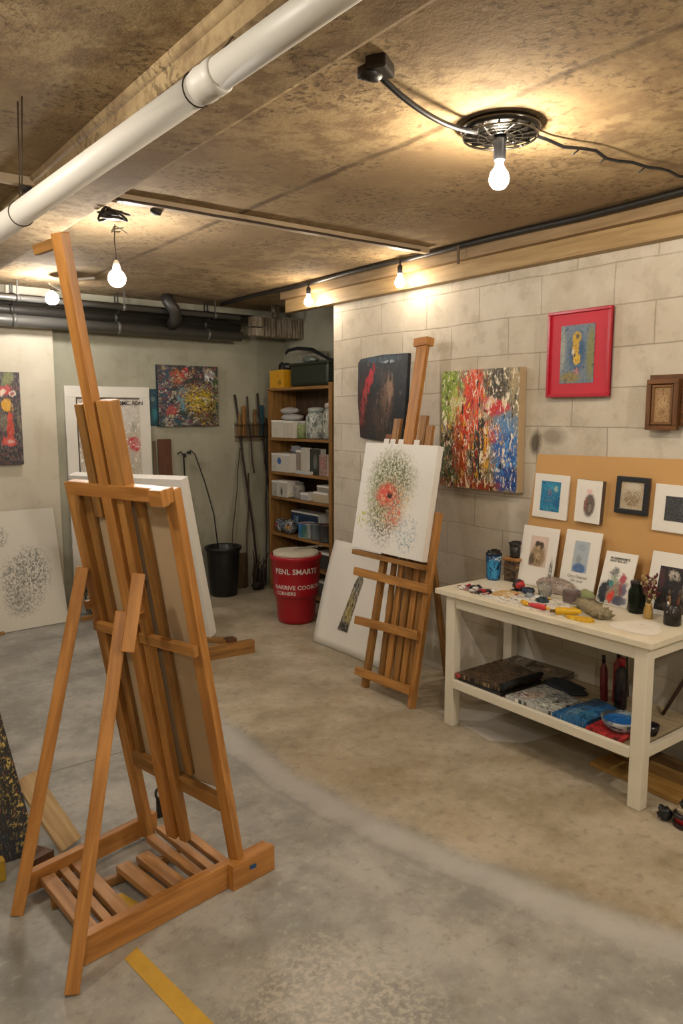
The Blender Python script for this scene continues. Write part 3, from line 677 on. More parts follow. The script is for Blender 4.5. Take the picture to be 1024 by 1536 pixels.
text_mesh('lettering', 'PR REMSEREMTE', .0145, INK, t, on_panel(a, b_, c_, .18, .86)); text_mesh('lettering', 'SANT SKIL-AC', .0145, INK, t, on_panel(a, b_, c_, .18, .81))
t, a, b_, c_ = lean_print('art_print', 1.853, 1.60, 1.02, 3.185, 3.252, 'white print of dark robed figures at the right end of lower row')
inset('print', a, b_, c_, .20, .82, .08, .78, art('1f1d22', [(.1, .7, .12, .3, '4a2730', .9, .5), (.45, .82, .2, .16, 'b3aba0', 1, .25), (.4, .45, .22, .4, '15171c', 1, .4), (.9, .5, .14, .4, '8d8474', .9, .4), (.5, .1, .4, .1, '6b6358', .8, .5)], [('8c8478', 16, .68, None), ('3a2a28', 12, .6, None)], .26, 4, .6, seed=11), t)

# ------------------------------------------------------------------ things on the table top
t = thing('brush_tumbler', (3.165, 2.745, TZ), 'dark plastic tumbler with blue paint smears at the left table end', 'cup')
MB().lathe((3.165, 2.745, TZ), [(.036, 0), (.038, .01), (.042, .10), (.045, .14), (.041, .14), (.038, .02)], 28).build('cup', art('1d4f7c', [(.5, .9, 3, .22, '15171c', 1, .2), (.6, .3, .2, .2, '2f86b8', 1, .4), (.2, .4, .2, .2, '1f6ca8', 1, .4), (.8, .5, .15, .1, 'b8c8d0', .8, .4)], [('cfdbe2', 9, .66, None), ('0f2c4c', 8, .58, None)], .2, 5, .25), t)
MB().lump((3.165, 2.745, TZ+.145), (.040, .040, .022), 4, .5, 3).build('caked_rim', BLACKP, t)
t = thing('wooden_brush_box', (3.225, 2.64, TZ), 'paint-stained brown wooden box with tan lid beside the blue tumbler', 'box')
MB().box(3.19, 3.262, 2.61, 2.690, TZ, TZ+.115, .003).build('body', art('5c4630', [(.3, .5, .2, .4, '8a5a24', .9, .5), (.6, .7, .14, .3, 'b0481c', .8, .5)], [('22190f', 10, .55, None, (3, 1)), ('b08a4a', 14, .64, None, (2, .6))], .1, 5, .6), t)
MB().box(3.182, 3.268, 2.60, 2.70, TZ+.116, TZ+.132, .004).build('lid', wood('b8864c', '8a5c2c'), t)
t = thing('stained_jar', (3.225, 2.648, TZ+.132), 'black paint-stained jar standing on the lid of the wooden box', 'jar')
MB().lathe((3.225, 2.648, TZ+.1325), [(.026, 0), (.028, .01), (.03, .055), (.026, .06), (.031, .065), (.031, .078)], 24).build('jar_body', art('2a2626', [(.3, .3, .2, .2, '8c8a8c', .9, .4)], [('d6d4d2', 9, .66, None), ('0e0d0e', 8, .55, None)], .2, 5, .3), t)
MB().lump((3.225, 2.648, TZ+.212), (.032, .032, .012), 8, .4, 3).build('jar_lid', BLACKP, t)

def splat_disc(cx, cy, rx, ry, h, mat, seed, name, label, cat, rot=0):
    q = random.Random(seed); pts = []
    for i in range(26):
        a = i*2*PI/26; k = 1+.16*math.sin(3*a+seed)+.1*q.random()
        x, y = rx*k*math.cos(a), ry*k*math.sin(a); pts.append((cx+x*math.cos(rot)-y*math.sin(rot), cy+x*math.sin(rot)+y*math.cos(rot), TZ+.0005))
    m = MB(); m.poly(pts, (0, 0, h), 0); return tag(m.build(name, mat), label, cat)
A_pal = art('b9b2a6', [(.5, .5, .4, .4, '6a625c', .7, .8)], [('16161a', 7, .52, None), ('b02430', 7, .60, None), ('eae6de', 9, .60, None), ('7c1c26', 12, .66, None)], .2, 5, .3, .6, seed=12, mos=[(('18181c', 'e4e0d8', 'a8202c', 'd8d4cc', '2a2a30', 'c0a080'), 5, (1, 1), .8)])
splat_disc(2.885, 2.615, .055, .105, .006, A_pal, 3, 'paint_palette', 'flat palette of red, black and white paint at the left front of table', 'palette')
tag(MB().poly([(2.80, 2.52, TZ+.0003), (2.79, 2.02, TZ+.0003), (3.02, 2.0, TZ+.0003), (3.09, 2.25, TZ+.0003), (3.08, 2.50, TZ+.0003)], (0, 0, .0012)).build('splattered_paper', art('e4e0d6', [], [('8a8478', 10, .66, None), ('3a3c40', 9, .68, None), ('c89a3c', 9, .68, None)], .2, 5, .6, seed=61, mos=[(('f2efe8', '9aa0a0', 'e4e0d6', 'b8a888', '4a4c50', 'ece8de'), 7, (1, 1), .7)])), 'white paint-splattered paper spread under the jars and tubes on the table', 'paper')
m_ = MB(); q = random.Random(5)
for i in range(16): m_.lump((2.885+q.uniform(-.05, .05), 2.61+q.uniform(-.095, .095), TZ+.010), (.013, .017, .009), i, .5, 3, i % 4, 2)
tag(m_.build('dried_paint', [plain('17171a', .3), plain('e2ded6', .4), plain('a81f2a', .3), plain('d0ccc4', .4)]), 'dried ridges of red, black and white paint on the flat palette', 'paint')['kind'] = 'stuff'
splat_disc(2.95, 2.44, .07, .10, .003, art('c8a05c', [(.5, .5, .3, .3, 'd8c9a8', .8, .6)], [('e8dfca', 8, .58, None), ('b27a1c', 10, .64, None)], .2, 5, .5), 6, 'paint_rag', 'thin ochre stained paper between the two palettes', 'rag')
t = thing('paint_ball', (3.055, 2.475, TZ), 'round black and red paint-caked ball on table left of the glass jars', 'ball')
MB().lump((3.055, 2.475, TZ+.031), (.032, .032, .031), 3, .12, 3).build('ball', art('1c1a1e', [(.2, .6, .3, .35, 'b81a1e', 1, .3)], [('3a3a40', 10, .6, None)], .2, 4, .35), t)
tag(MB().lump((3.04, 2.405, TZ+.018), (.03, .035, .018), 11, .3, 2.5, 0, 3, TZ+.001).build('paint_lump', art('22304a', [(.5, .5, .3, .3, '2c4668', .8, .5)], [('0c0f14', 8, .55, None)], .2, 4, .4)), 'dark navy lump of paint beside the red ball', 'paint')
t = thing('oval_palette', (3.18, 2.33, TZ), 'grey-brown oval palette propped at the feet of the second leaning print', 'palette')
m_ = MB(); pts = [(3.165+.045*math.sin(a)*.55, 2.33+.12*math.cos(a), TZ+.040+.038*math.sin(a)) for a in [i*2*PI/28 for i in range(28)]]
m_.poly(pts, (.005, 0, -.004)); m_.build('palette_board', art('8c7c70', [(.3, .5, .2, .3, 'a89a90', .8, .5)], [('4a3e3a', 10, .6, None), ('c4b8a8', 12, .64, None)], .15, 5, .6), t)
GL = glassy('f2f4f0')
t = thing('glass_jar', (3.075, 2.325, TZ), 'clear glass jar full of white drips behind the splattered tray', 'jar')
MB().lathe((3.075, 2.325, TZ), [(.030, 0), (.033, .006), (.034, .05), (.027, .058), (.029, .066), (.026, .066), (.024, .058), (.031, .05), (.03, .008)], 24).build('jar_body', GL, t)
MB().lathe((3.075, 2.325, TZ+.004), [(.028, 0), (.029, .02), (.001, .022)], 20).build('paint_water', plain('b5aea2', .4), t)
t = thing('splattered_tray', (2.93, 2.28, TZ), 'white tray of wet paint blobs with a dark blue heap at the front', 'tray')
MB().box(2.88, 2.98, 2.19, 2.39, TZ+.0005, TZ+.012, .004).build('tray', art('dcd8d0', [(.7, .4, .2, .3, '8a98a4', .7, .5)], [('3c4650', 9, .62, None), ('f2f0ec', 9, .6, None), ('9a968c', 14, .62, None)], .2, 5, .3, .4), t)
for i, (x, y, r, c) in enumerate(((2.93, 2.225, .028, '22343e'), (2.95, 2.27, .024, 'e6e4e0'), (2.915, 2.27, .018, 'd2cec8'), (2.96, 2.33, .022, '8c949a'), (2.92, 2.35, .018, 'bab4a8'))):
    MB().lump((x, y, TZ+.016), (r, r, r*.7), i+20, .35, 3, 0, 3).build('paint_blob', plain(c, .3, 0, .3, 40), t)
def tube_of_paint(p, q_, r, body, cap, label):
    p, q_ = V(p), V(q_); d = (q_-p); t = thing('paint_tube', (p+q_)*.5 - V((0, 0, r)), label, 'paint tube')
    MB().tube([p, p+d*.1, p+d*.5, p+d*.8, p+d*.84], [r*.35, r*.7, r, r, r*.5], 14).build('tube', plain(body, .35, 0, .15, 30, .2), t)
    MB().tube([p+d*.84, q_], r*.45, 12).build('cap', plain(cap, .4), t)
tube_of_paint((2.835, 2.235, TZ+.014), (2.84, 2.12, TZ+.014), .013, 'c8323a', 'e0a818', 'red paint tube lying on the front edge with its yellow cap towards the viewer')
tube_of_paint((2.86, 2.30, TZ+.012), (2.83, 2.235, TZ+.012), .012, 'd8a21c', 'e0c040', 'short yellow paint tube left of the red tube')
tube_of_paint((2.90, 1.985, TZ+.018), (2.80, 2.085, TZ+.018), .018, 'd8a90c', '6a4a1c', 'thick yellow paint tube at the front table edge, left of cloth roll')
splat_disc(2.835, 1.94, .028, .062, .010, art('d2a010', [], [('8a5c10', 8, .62, None), ('e8c030', 8, .56, None)], .2, 5, .4, .4), 9, 'paint_pouch', 'flat squeezed yellow paint pouch in front of cloth roll', 'paint pouch', .2)
t = thing('cloth_roll', (2.98, 1.975, TZ), 'grey-brown rolled cloth lying right of the thick yellow tube', 'rag')
m_ = MB(); m_.tube([(3.03, 2.09, TZ+.026), (2.985, 2.03, TZ+.028), (2.94, 1.95, TZ+.029), (2.915, 1.875, TZ+.026)], [.018, .026, .028, .024], 16); m_.lump((2.925, 1.90, TZ+.024), (.032, .045, .026), 4, .55, 5); m_.lump((3.0, 2.03, TZ+.024), (.034, .05, .024), 9, .55, 5); m_.lump((2.97, 1.97, TZ+.026), (.034, .06, .027), 19, .5, 5)
m_.build('cloth', plain('968a6c', .85, 0, .3, 30, .6), t)
t = thing('jar_of_mauve', (3.06, 2.155, TZ), 'small clear jar with dusky mauve paint inside', 'jar')
MB().box(3.03, 3.09, 2.12, 2.19, TZ+.001, TZ+.068, .012).build('jar_body', glassy('e8e2dc'), t)
MB().box(3.037, 3.083, 2.127, 2.183, TZ+.006, TZ+.055, .008).build('paint', plain('7a5a58', .5), t)
tag(MB().lump((3.13, 2.125, TZ+.03), (.035, .05, .032), 13, .18, 2, 0, 3, TZ+.001).build('sponge', plain('8d9468', .85, 0, .25, 40, .6)), 'soft olive green sponge between mauve jar and second print', 'sponge')
tag(MB().lump((3.06, 2.04, TZ+.02), (.03, .045, .022), 15, .3, 2, 0, 3, TZ+.001).build('crumpled_rag', plain('6e6450', .85, 0, .3, 30, .6)), 'crumpled dull brown rag behind the cloth roll', 'rag')
splat_disc(2.93, 1.72, .10, .10, .0012, art('e6e1d6', [(.5, .5, .3, .3, 'd8d0c0', .6, .8)], [('8a8278', 9, .68, (.4, .5, .4, .35))], .2, 5, .7), 14, 'doodled_paper', 'pale doodled paper at the near right corner of the tabletop', 'paper')
q = random.Random(11)
for i in range(12):
    c = ('e6e2da', 'c8a028', '22262c', '8a9094', 'b03a30', 'd8d4ca')[i % 6]
    x, y = q.uniform(2.84, 3.04), q.uniform(2.06, 2.50)
    MB().lump((x, y, TZ+.004), (.012, .018, .006), i+50, .5, 3, 0, 2, TZ+.0012).build('paint_smear', plain(c, .35), bpy.data.objects['splattered_paper'])
# dark jar and dried flowers
t = thing('dark_glass_jar', (3.155, 1.865, TZ), 'dark green glass jar between poster and dried flowers', 'jar')
MB().lathe((3.155, 1.865, TZ), [(.036, 0), (.04, .008), (.04, .10), (.03, .12), (.031, .135), (.028, .135), (.027, .12), (.036, .1), (.035, .01)], 28).build('jar_body', glassy('4c5c48', .12), t)
MB().lathe((3.155, 1.865, TZ+.006), [(.033, 0), (.034, .075), (.001, .078)], 20).build('dark_paint', plain('2c2420', .5, 0, .4, 30), t)
MB().lathe((3.155, 1.865, TZ+.136), [(.033, 0), (.033, .012), (.001, .013)], 24).build('jar_lid', plain('2a2422', .4, .3), t)
t = thing('dried_flowers', (3.10, 1.775, TZ), 'bunch of dried dark red flowers in a small amber bottle on table', 'flowers')
MB().lathe((3.10, 1.775, TZ), [(.018, 0), (.022, .006), (.02, .04), (.014, .06), (.016, .07), (.013, .07)], 20).build('bottle', plain('a98a4c', .3), t)
q = random.Random(3); st = MB(); fl_ = MB()
for i in range(26):
    a = q.random()*6.28; rr = q.uniform(.005, .038); h = q.uniform(.11, .20); top = V((3.10+rr*math.cos(a), 1.775+rr*math.sin(a)*1.1, TZ+h)); st.tube([(3.10, 1.775, TZ+.05), (3.10+rr*.4*math.cos(a), 1.775+rr*.4*math.sin(a), TZ+.1), top], .0016, 5)
    for k in range(3):
        p = V((3.10, 1.775, TZ+.06)).lerp(top, 1-.2*k); fl_.lump(p, (.007, .007, .009), i*3+k, .4, 3, 1 if (i+k) % 3 == 0 else 0, 1)
st.build('stems', plain('7d6a3c', .7), t)['kind'] = 'stuff'; fl_.build('flower_heads', [plain('5c1c22', .7, 0, .3, 60), plain('a8956c', .7, 0, .3, 60)], t)['kind'] = 'stuff'
t = thing('brush_jar', (3.09, 1.655, TZ), 'dark jar holding pale-tipped brushes at the right end of tabletop', 'jar')
MB().lathe((3.09, 1.655, TZ), [(.034, 0), (.037, .006), (.037, .075), (.033, .08), (.035, .09), (.031, .09)], 24).build('jar_body', art('262220', [], [('b8b0a4', 7, .66, None), ('0f0e0d', 7, .56, None)], .2, 4, .3), t)
for i, (dx, dy, h, c) in enumerate(((.012, .02, .15, 'a87848'), (-.015, .01, .13, 'd2ccc0'), (.0, -.018, .16, '6b3a24'), (.018, -.008, .14, 'c0b49c'))):
    b0 = V((3.09+dx*.5, 1.655+dy*.5, TZ+.01)); b1 = V((3.09+dx*1.6, 1.655+dy*1.6, TZ+h)); bt = thing('paint_brush', b0, ['brush with a tan handle standing in the dark jar', 'brush with a white handle standing in the dark jar', 'brush with a brown handle standing in the dark jar', 'brush with a cream handle standing in the dark jar'][i], 'brush', 'brushes in the dark jar')
    MB().tube([b0, b0.lerp(b1, .7), b0.lerp(b1, .8)], [.0035, .005, .004], 8).build('handle', plain(c, .5), bt); MB().tube([b0.lerp(b1, .8), b0.lerp(b1, .92), b1], [.005, .007, .002], 8).build('bristles', plain('55483a', .8), bt)

# ------------------------------------------------------------------ things on the lower shelf
SZ = .2555
A_blk = art('1d1a19', [(.6, .45, .3, .3, '3a2a22', .7, .8)], [('6a5a4a', 12, .64, None, (1, 2)), ('a84c22', 14, .70, (.65, .45, .35, .4)), ('c9a070', 20, .72, None, (1, 2)), ('0b0b0c', 8, .66, None)], .2, 6, .35, .5, seed=21, mos=[(('0f0e0e', '6a5644', '1c1a1a', 'a88a64', '1a1614', '8a4424', '161414'), 7, (.8, 2.2), .75)])
m_ = MB(); m_.poly([(2.785, 2.655, SZ+.022), (2.80, 2.37, SZ+.022), (3.12, 2.36, SZ+.022), (3.15, 2.655, SZ+.022)], (0, 0, .022), 0)
tag(m_.build('stacked_canvas', A_blk), 'black canvas with orange scratches on top of the pile at the left of lower shelf', 'painting')
tag(MB().box(2.79, 3.11, 2.35, 2.64, SZ+.001, SZ+.021, .006).build('stacked_canvas', BLACKP), 'plain black canvas under the orange-scratched one on lower shelf', 'painting')
tag(MB().frame_box((3.165, 2.665, SZ+.001), (.02, -.37, 0), (.13, .0, 0), (0, 0, .035), .004).build('stacked_canvas', art('6e6454', [], [('4a4236', 10, .58, None), ('a0937c', 12, .62, None)], .2, 5, .7)), 'dusty grey-brown canvas lying at the wall behind the black pile', 'painting')
tag(MB().tube([(2.80, 2.355, SZ+.05), (2.90, 2.352, SZ+.056), (3.10, 2.345, SZ+.058)], [.020, .016, .012], 12).build('rolled_cloth', plain('0e0e10', .8)), 'black rolled cloth along the right edge of the black canvas pile', 'cloth')
tag(MB().lump((2.79, 2.64, SZ+.03), (.014, .02, .014), 3, .3, 2, 0, 2).build('paint_lump', plain('a03024', .5, 0, .5, 60)), 'small red and white paint crust on the corner of the black canvas pile', 'paint')
A_gp = art('a8aaa4', [(.3, .6, .3, .3, '5a646a', .9, .6), (.7, .35, .2, .2, 'b89a78', .9, .5), (.8, .2, .2, .14, '9a6a4c', .7, .6), (.2, .2, .3, .2, 'b4b8a8', .9, .5)], [('22282e', 9, .58, None, (1, 2)), ('e2e0d8', 10, .62, None, (1, 2))], .2, 5, .5, .3, seed=22, mos=[(('30363c', 'c8c8c0', '6a747c', 'e0dcd0', 'a89078'), 6, (1, 2), .6)])
tag(MB().poly([(2.795, 2.325, SZ+.001), (2.795, 2.05, SZ+.001), (3.02, 2.06, SZ+.001), (3.10, 2.30, SZ+.001)], (0, 0, .02), 0).build('painted_paper', A_gp), 'grey and cream painted sheets stacked in the middle of lower shelf', 'painting')
tag(MB().lump((3.12, 2.22, SZ+.02), (.07, .12, .022), 5, .2, 2, 0, 3, SZ+.001).build('dark_cloth', plain('1e2228', .85)), 'dark folded cloth behind the grey painted sheets', 'cloth')
A_bl = art('1f5f96', [(.3, .4, .3, .4, '2f7fb4', .9, .6), (.65, .3, .2, .25, '7aa4bc', .8, .6), (.7, .8, .35, .25, '161c26', .95, .4), (.2, .8, .25, .2, '1c4f88', .9, .5)], [('103458', 8, .58, None), ('9fc0d0', 14, .68, None), ('8a7a5c', 12, .70, None)], .2, 5, .4, .3, seed=23, mos=[(('14406c', '3f8cb8', '1c2a3a', '8ab4c8'), 6, (1, 1.4), .5)])
tag(MB().poly([(2.79, 2.045, SZ+.001), (2.80, 1.88, SZ+.001), (3.07, 1.885, SZ+.001), (3.11, 2.02, SZ+.001)], (0, 0, .024), 0).build('painted_board', A_bl), 'deep blue painted panel on lower shelf next to the red sheet', 'painting')
A_rd = art('b02a30', [(.3, .3, .3, .3, '7a2c28', .9, .5), (.7, .7, .2, .2, 'd8d0c4', .8, .4)], [('5a1a1c', 9, .58, None), ('d84a48', 9, .62, None)], .2, 5, .5, .2, seed=24)
tag(MB().poly([(2.80, 1.87, SZ+.001), (2.80, 1.69, SZ+.001), (3.06, 1.70, SZ+.001), (3.10, 1.88, SZ+.001)], (0, 0, .012), 0).build('painted_sheet', A_rd), 'crumpled red and white painted sheet under the blue bowl', 'painting')
t = thing('paint_bowl', (2.905, 1.765, SZ+.013), 'shallow bowl filled with bright blue paint on red sheet', 'bowl')
MB().lathe((2.905, 1.765, SZ+.013), [(.05, 0), (.06, .004), (.078, .03), (.086, .052), (.083, .052), (.073, .03), (.055, .008)], 32).build('bowl', art('8a98a0', [(.2, .5, .12, .6, '1c2024', .9, .4), (.6, .5, .1, .6, 'c8ccd0', .9, .4)], [('2a3a50', 6, .58, None)], .2, 4, .4), t)
MB().lathe((2.905, 1.765, SZ+.05), [(.081, 0), (.001, .002)], 32, cap=False).build('blue_paint', art('1c66b4', [(.5, .5, .5, .5, '1a5aa8', .5, .5)], [('4f9ad0', 5, .62, None)], .2, 4, .12), t)
def bottle(x, y, h, r, body, neck, label, lean=(0, 0)):
    t = thing('paint_bottle', (x, y, SZ), label, 'bottle', 'bottles at the back of the lower shelf'); ax = (lean[0], lean[1], 1)
    MB().lathe((x, y, SZ), [(r*.9, 0), (r, .008), (r, h*.7), (r*.45, h*.82), (r*.4, h*.84)], 20, ax).build('bottle_body', plain(body, .25, 0, .2, 20), t)
    MB().lathe(V((x, y, SZ)) + V(ax).normalized()*h*.84, [(r*.5, 0), (r*.5, h*.15), (r*.42, h*.16)], 16, ax).build('cap', plain(neck, .35), t)
bottle(3.16, 2.015, .23, .018, '5e1a1c', '2a1210', 'slim dark red bottle, leftmost in the shelf corner', (0, .06))
bottle(3.19, 1.965, .27, .022, '8a2420', '1c1412', 'tall red bottle standing in the middle of the shelf corner')
bottle(3.14, 1.915, .25, .030, '1c1418', '9a1c24', 'wide black bottle with a red cap near the right table leg')
tag(MB().tube([(3.30, 1.97, SZ+.002), (3.30, 1.985, .40), (3.325, 2.01, .54)], .004, 6).build('thin_stick', DARK), 'thin dark stick leaning on the wall above the red bottles', 'stick')
tag(MB().tube([(3.22, 1.745, .26), (3.29, 1.69, .42), (3.335, 1.655, .56)], .008, 6).build('wooden_stick', plain('3a2418', .7)), 'dark brown stick leaning on wall at the right end of lower shelf', 'stick')
t = thing('small_pot', (3.0, 1.66, SZ), 'small dark pot with red drips, right of table leg on lower shelf', 'pot')
MB().lathe((2.98, 1.668, SZ), [(.028, 0), (.036, .02), (.04, .045), (.036, .045), (.03, .02)], 24).build('pot', plain('221c1e', .3, 0, .5, 40), t)
MB().lathe((2.98, 1.668, SZ+.034), [(.034, 0), (.001, .001)], 20, cap=False).build('paint', plain('15141a', .15), t)
tag(MB().poly([(3.338, 3.17, .42), (3.338, 2.84, .05), (3.338, 3.16, .045)], (.012, 0, 0)).build('creased_sheet', plain('dcd7cc', .8, 0, .05, 6)), 'pale triangular creased sheet against the wall behind the left table leg', 'paper')
tag(MB().poly([(3.338, 2.83, .45), (3.338, 2.66, .43), (3.338, 2.50, .14), (3.338, 2.68, .10)], (.012, 0, 0)).build('creased_sheet', plain('d6d1c6', .8, 0, .05, 6)), 'pale slanted creased sheet against the wall under the table, right of the triangular one', 'paper')
tag(MB().poly([(2.83, 2.66, .001), (2.80, 2.42, .001), (2.92, 2.30, .001), (3.16, 2.26, .001), (3.20, 2.5, .001), (3.0, 2.80, .001), (2.86, 2.86, .001)], (0, 0, .0015)).build('floor_sheet', plain('c4bfb4', .7, 0, .06, 6)), 'pale curved sheet lying flat on the floor under the left table end', 'paper')
# things on the floor by the table
PLK = wood('a88450', '7a5c30', .6)
tag(MB().beam((3.205, 1.95, .025), (3.165, .9, .025), .05, .12, (0, 0, 1)).build('timber_offcut', PLK), 'pale timber offcut lying against the wall under the right end of table', 'timber')
tag(MB().beam((3.04, 1.95, .012), (3.0, 1.0, .012), .022, .14, (0, 0, 1)).build('timber_offcut', wood('b08a4c', '86642e', .6)), 'flat yellow-brown board on the floor beneath the right table end', 'timber')
tag(MB().beam((3.19, 1.90, .0655), (3.15, .95, .0655), .03, .05, (0, 0, 1)).build('timber_offcut', wood('6e5230', '463218', .6)), 'dark timber batten resting on the floor boards under the table end', 'timber')
t = thing('worn_shoe', (2.83, 1.41, 0), 'small black and red shoe with cream laces on the floor right of table', 'shoe')
MB().lump((2.84, 1.405, .035), (.06, .05, .035), 2, .15, 2, 0, 3, .004).build('upper', art('1c1a1a', [(.4, .35, .5, .28, 'a81c22', 1, .3)], [('3a3634', 9, .6, None)], .15, 4, .35), t)
MB().lump((2.835, 1.41, .065), (.04, .035, .018), 6, .3, 3).build('laces', plain('b5a488', .8, 0, .4, 80), t)
MB().lump((2.845, 1.405, .09), (.045, .035, .02), 9, .3, 2).build('collar', BLACKP, t)
MB().poly([(2.84+.066*math.cos(a), 1.405+.056*math.sin(a), .001) for a in [i*2*PI/20 for i in range(20)]], (0, 0, .012)).build('sole', plain('2a2018', .7), t)
tag(MB().lump((2.80, 1.485, .028), (.03, .028, .028), 12, .3, 2, 0, 3, .001).build('black_rag', BLACKP), 'small black crumpled rag on the floor beside the shoe', 'rag')

# ------------------------------------------------------------------ MID EASEL (stands before the block wall)
th = math.radians(10); ED = V((math.sin(th), 0, math.cos(th))); EN = V((-math.cos(th), 0, math.sin(th)))
def EP(y, s, o=0): return V((2.775, y, 0)) + ED*s + EN*o
t = thing('studio_easel', (2.85, 3.2, 0), 'weathered brown ladder-like easel standing before the block wall', 'easel')
YD = (0, 1, 0)
MB().beam(EP(3.40, 0), EP(3.385, .95), .045, .03, YD).build('stile', OAK_D, t)
MB().beam(EP(2.985, 0), EP(2.985, 1.12), .042, .03, YD).build('stile', OAK2, t)
for (y0, s0), (y1, s1) in (((3.62, .68), (2.955, .685)), ((3.545, .385), (2.985, .415)), ((3.475, .085), (2.985, .10))):
    MB().beam(EP(y0, s0, .026), EP(y1, s1, .026), .05, .022, ED).build('crossbar', OAK2, t)
for y0, y1, w, mt in ((3.30, 3.33, .036, OAK_D), (3.24, 3.262, .042, OAK2), (3.17, 3.185, .05, OAK_D), (3.105, 3.12, .044, OAK2), (3.045, 3.062, .042, OAK_D)):
    MB().beam(EP(y0, .04+R.random()*.04, -.028), EP(y1, .98, -.028), w, .02, YD).build('slat', mt, t)
MB().beam(EP(3.385, .8, -.06), EP(3.375, 2.12, -.06), .085, .03, YD).build('mast', OAK, t)
MB().beam(EP(3.435, 2.125, -.06), EP(3.315, 2.13, -.06), .05, .06, ED).build('mast_cap', OAK, t)
for y, w, s1, mt in ((3.565, .055, 1.56, wood('8a4f30', '5a2f1c')), (3.505, .06, 1.66, OAK_D), (3.275, .06, 1.68, OAK_D), (3.21, .05, 1.62, OAK_D)):
    o = MB().beam(EP(y, .9, -.06), EP(y, s1, -.06), w, .024, YD); o.build('guide', mt, t)
for y in (3.565, 3.505, 3.43, 3.29): MB().beam(EP(y, 1.495, -.04), EP(y, 1.53, -.04), .045, .006, YD, .001).build('tape_band', PAPER, t)
MB().beam(EP(3.2, 1.2, -.08), (3.28, 3.2, .012), .04, .025, YD).build('rear_leg', OAK_D, t)
MB().beam(EP(3.64, .80, .02), EP(3.0, .80, .02), .03, .07, ED).build('canvas_ledge', OAK_D, t)
# canvas on mid easel
A_fl = art('e9e7e1', [(.42, .60, .34, .36, 'c9c9b4', .75, .8, 1.2), (.45, .56, .2, .16, 'd0604c', .38, .8, 1.0)],
    [('cdcdb0', 34, .52, (.45, .60, .40, .42)), ('6c7052', 42, .52, (.45, .68, .38, .30)), ('5c5644', 42, .53, (.42, .38, .28, .36)), ('a2a878', 34, .57, (.3, .45, .24, .3)), ('d8584a', 20, .44, (.40, .53, .17, .13)), ('d4705c', 30, .54, (.55, .40, .16, .18)), ('dcb890', 30, .58, (.5, .45, .3, .3)), ('b8bb3a', 22, .56, (.12, .28, .12, .1)),
     ('9aaeb8', 34, .56, (.75, .2, .16, .2)), ('2c1a18', 20, .42, (.46, .52, .05, .035))], .10, 6, .7, .15, seed=31)
BL = EP(3.65, .83, .055); o = panel('canvas', BL, V((0, -.64, 0)), EP(3.65, 1.49, .055)-BL, .045, A_fl, CANVAS_W)
tag(o, 'white canvas with a speckled red and green flower on the mid easel', 'painting')

# white paper sheet leaning on the wall, behind mid easel
t = thing('large_paper_sheet', (3.06, 3.96, 0), 'large curled white sheet with a grey and yellow tower drawing leaning on the wall', 'drawing')
m_ = MB(); nu, nv = 14, 14; t_ = bmesh.new(); uvl = t_.loops.layers.uv.new('UVMap'); G = []
for i in range(nu+1):
    row = []
    for j in range(nv+1):
        u, v = i/nu, j/nv
        y = (4.345*(1-u)+3.58*u)*(1-v) + (4.42*(1-u)+3.66*u)*v
        x = 3.052 + .26*v - .05*v*(1-v) + .015*math.sin(u*3.1)*(1-v) - .02*(u*(1-u))*4*v*.3
        z = .004 + .72*v - (.06*u*v*0) + (.012*math.sin(u*PI)*(1-v)*0)
        row.append(t_.verts.new((min(x, 3.33), y, z)))
    G.append(row)
for i in range(nu):
    for j in range(nv):
        f = t_.faces.new((G[i][j], G[i+1][j], G[i+1][j+1], G[i][j+1])); f.smooth = True
        for l, (a, b_) in zip(f.loops, ((i, j), (i+1, j), (i+1, j+1), (i, j+1))): l[uvl].uv = (a/nu, b_/nv)
m_.merge(t_)
A_sh = art('e6e3dc', [(.5, .5, .6, .6, 'e2dfd8', .4, .8)], [], .03, 4, .8)
sh = m_.build('sheet', A_sh, t); md = sh.modifiers.new('thickness', 'SOLIDIFY'); md.thickness = .003
m_ = MB()
def SHP(u, v):
    y = (4.345*(1-u)+3.58*u)*(1-v) + (4.42*(1-u)+3.66*u)*v; x = 3.052 + .26*v - .05*v*(1-v) + .015*math.sin(u*3.1)*(1-v) - .006*(u*(1-u))*4*v
    return V((x-.006, y, .004+.72*v))
m_.poly([SHP(.33, .19), SHP(.47, .19), SHP(.565, .68), SHP(.53, .79), SHP(.46, .66)], (.002, 0, .0005))
m_.build('tower_drawing', art('8a8474', [(.5, .35, .4, .3, 'b8a45c', .8, .5), (.5, .8, .4, .2, '8a8478', .8, .5), (.5, .06, .6, .1, '33312e', .9, .4)], [('2e2c2a', 9, .55, None, (2, 1)), ('cac4b4', 14, .62, None, (2, 1))], .15, 5, .8, seed=32), t)

# ------------------------------------------------------------------ REAR EASEL with the big white canvas (hidden for the most part)
w2 = V((-.5, .866, 0)); n2 = V((-.866, -.5, 0)); a2 = math.radians(15); D2 = n2*math.sin(a2) + V((0, 0, math.cos(a2))); N2 = n2*math.cos(a2) - V((0, 0, math.sin(a2)))
B2 = V((2.345, 4.575, .105))
t = thing('rear_easel', (2.2, 4.8, 0), 'easel with a low brown foot on the floor, mostly hidden by the front easel', 'easel')
MB().beam((2.13, 4.455, .045), (2.585, 4.405, .045), .09, .05, (0, 0, 1)).build('foot', OAK_D, t)
MB().beam((1.80, 4.93, .045), (2.26, 4.97, .045), .09, .05, (0, 0, 1)).build('foot', OAK_D, t)
MB().beam((2.44, 4.45, .09), (1.95, 5.15, .09), .03, .06, (0, 0, 1)).build('tray', OAK_D, t)
MB().box(2.40, 2.47, 4.43, 4.50, .08, .115, .004).build('tray_block', BROWNW, t)
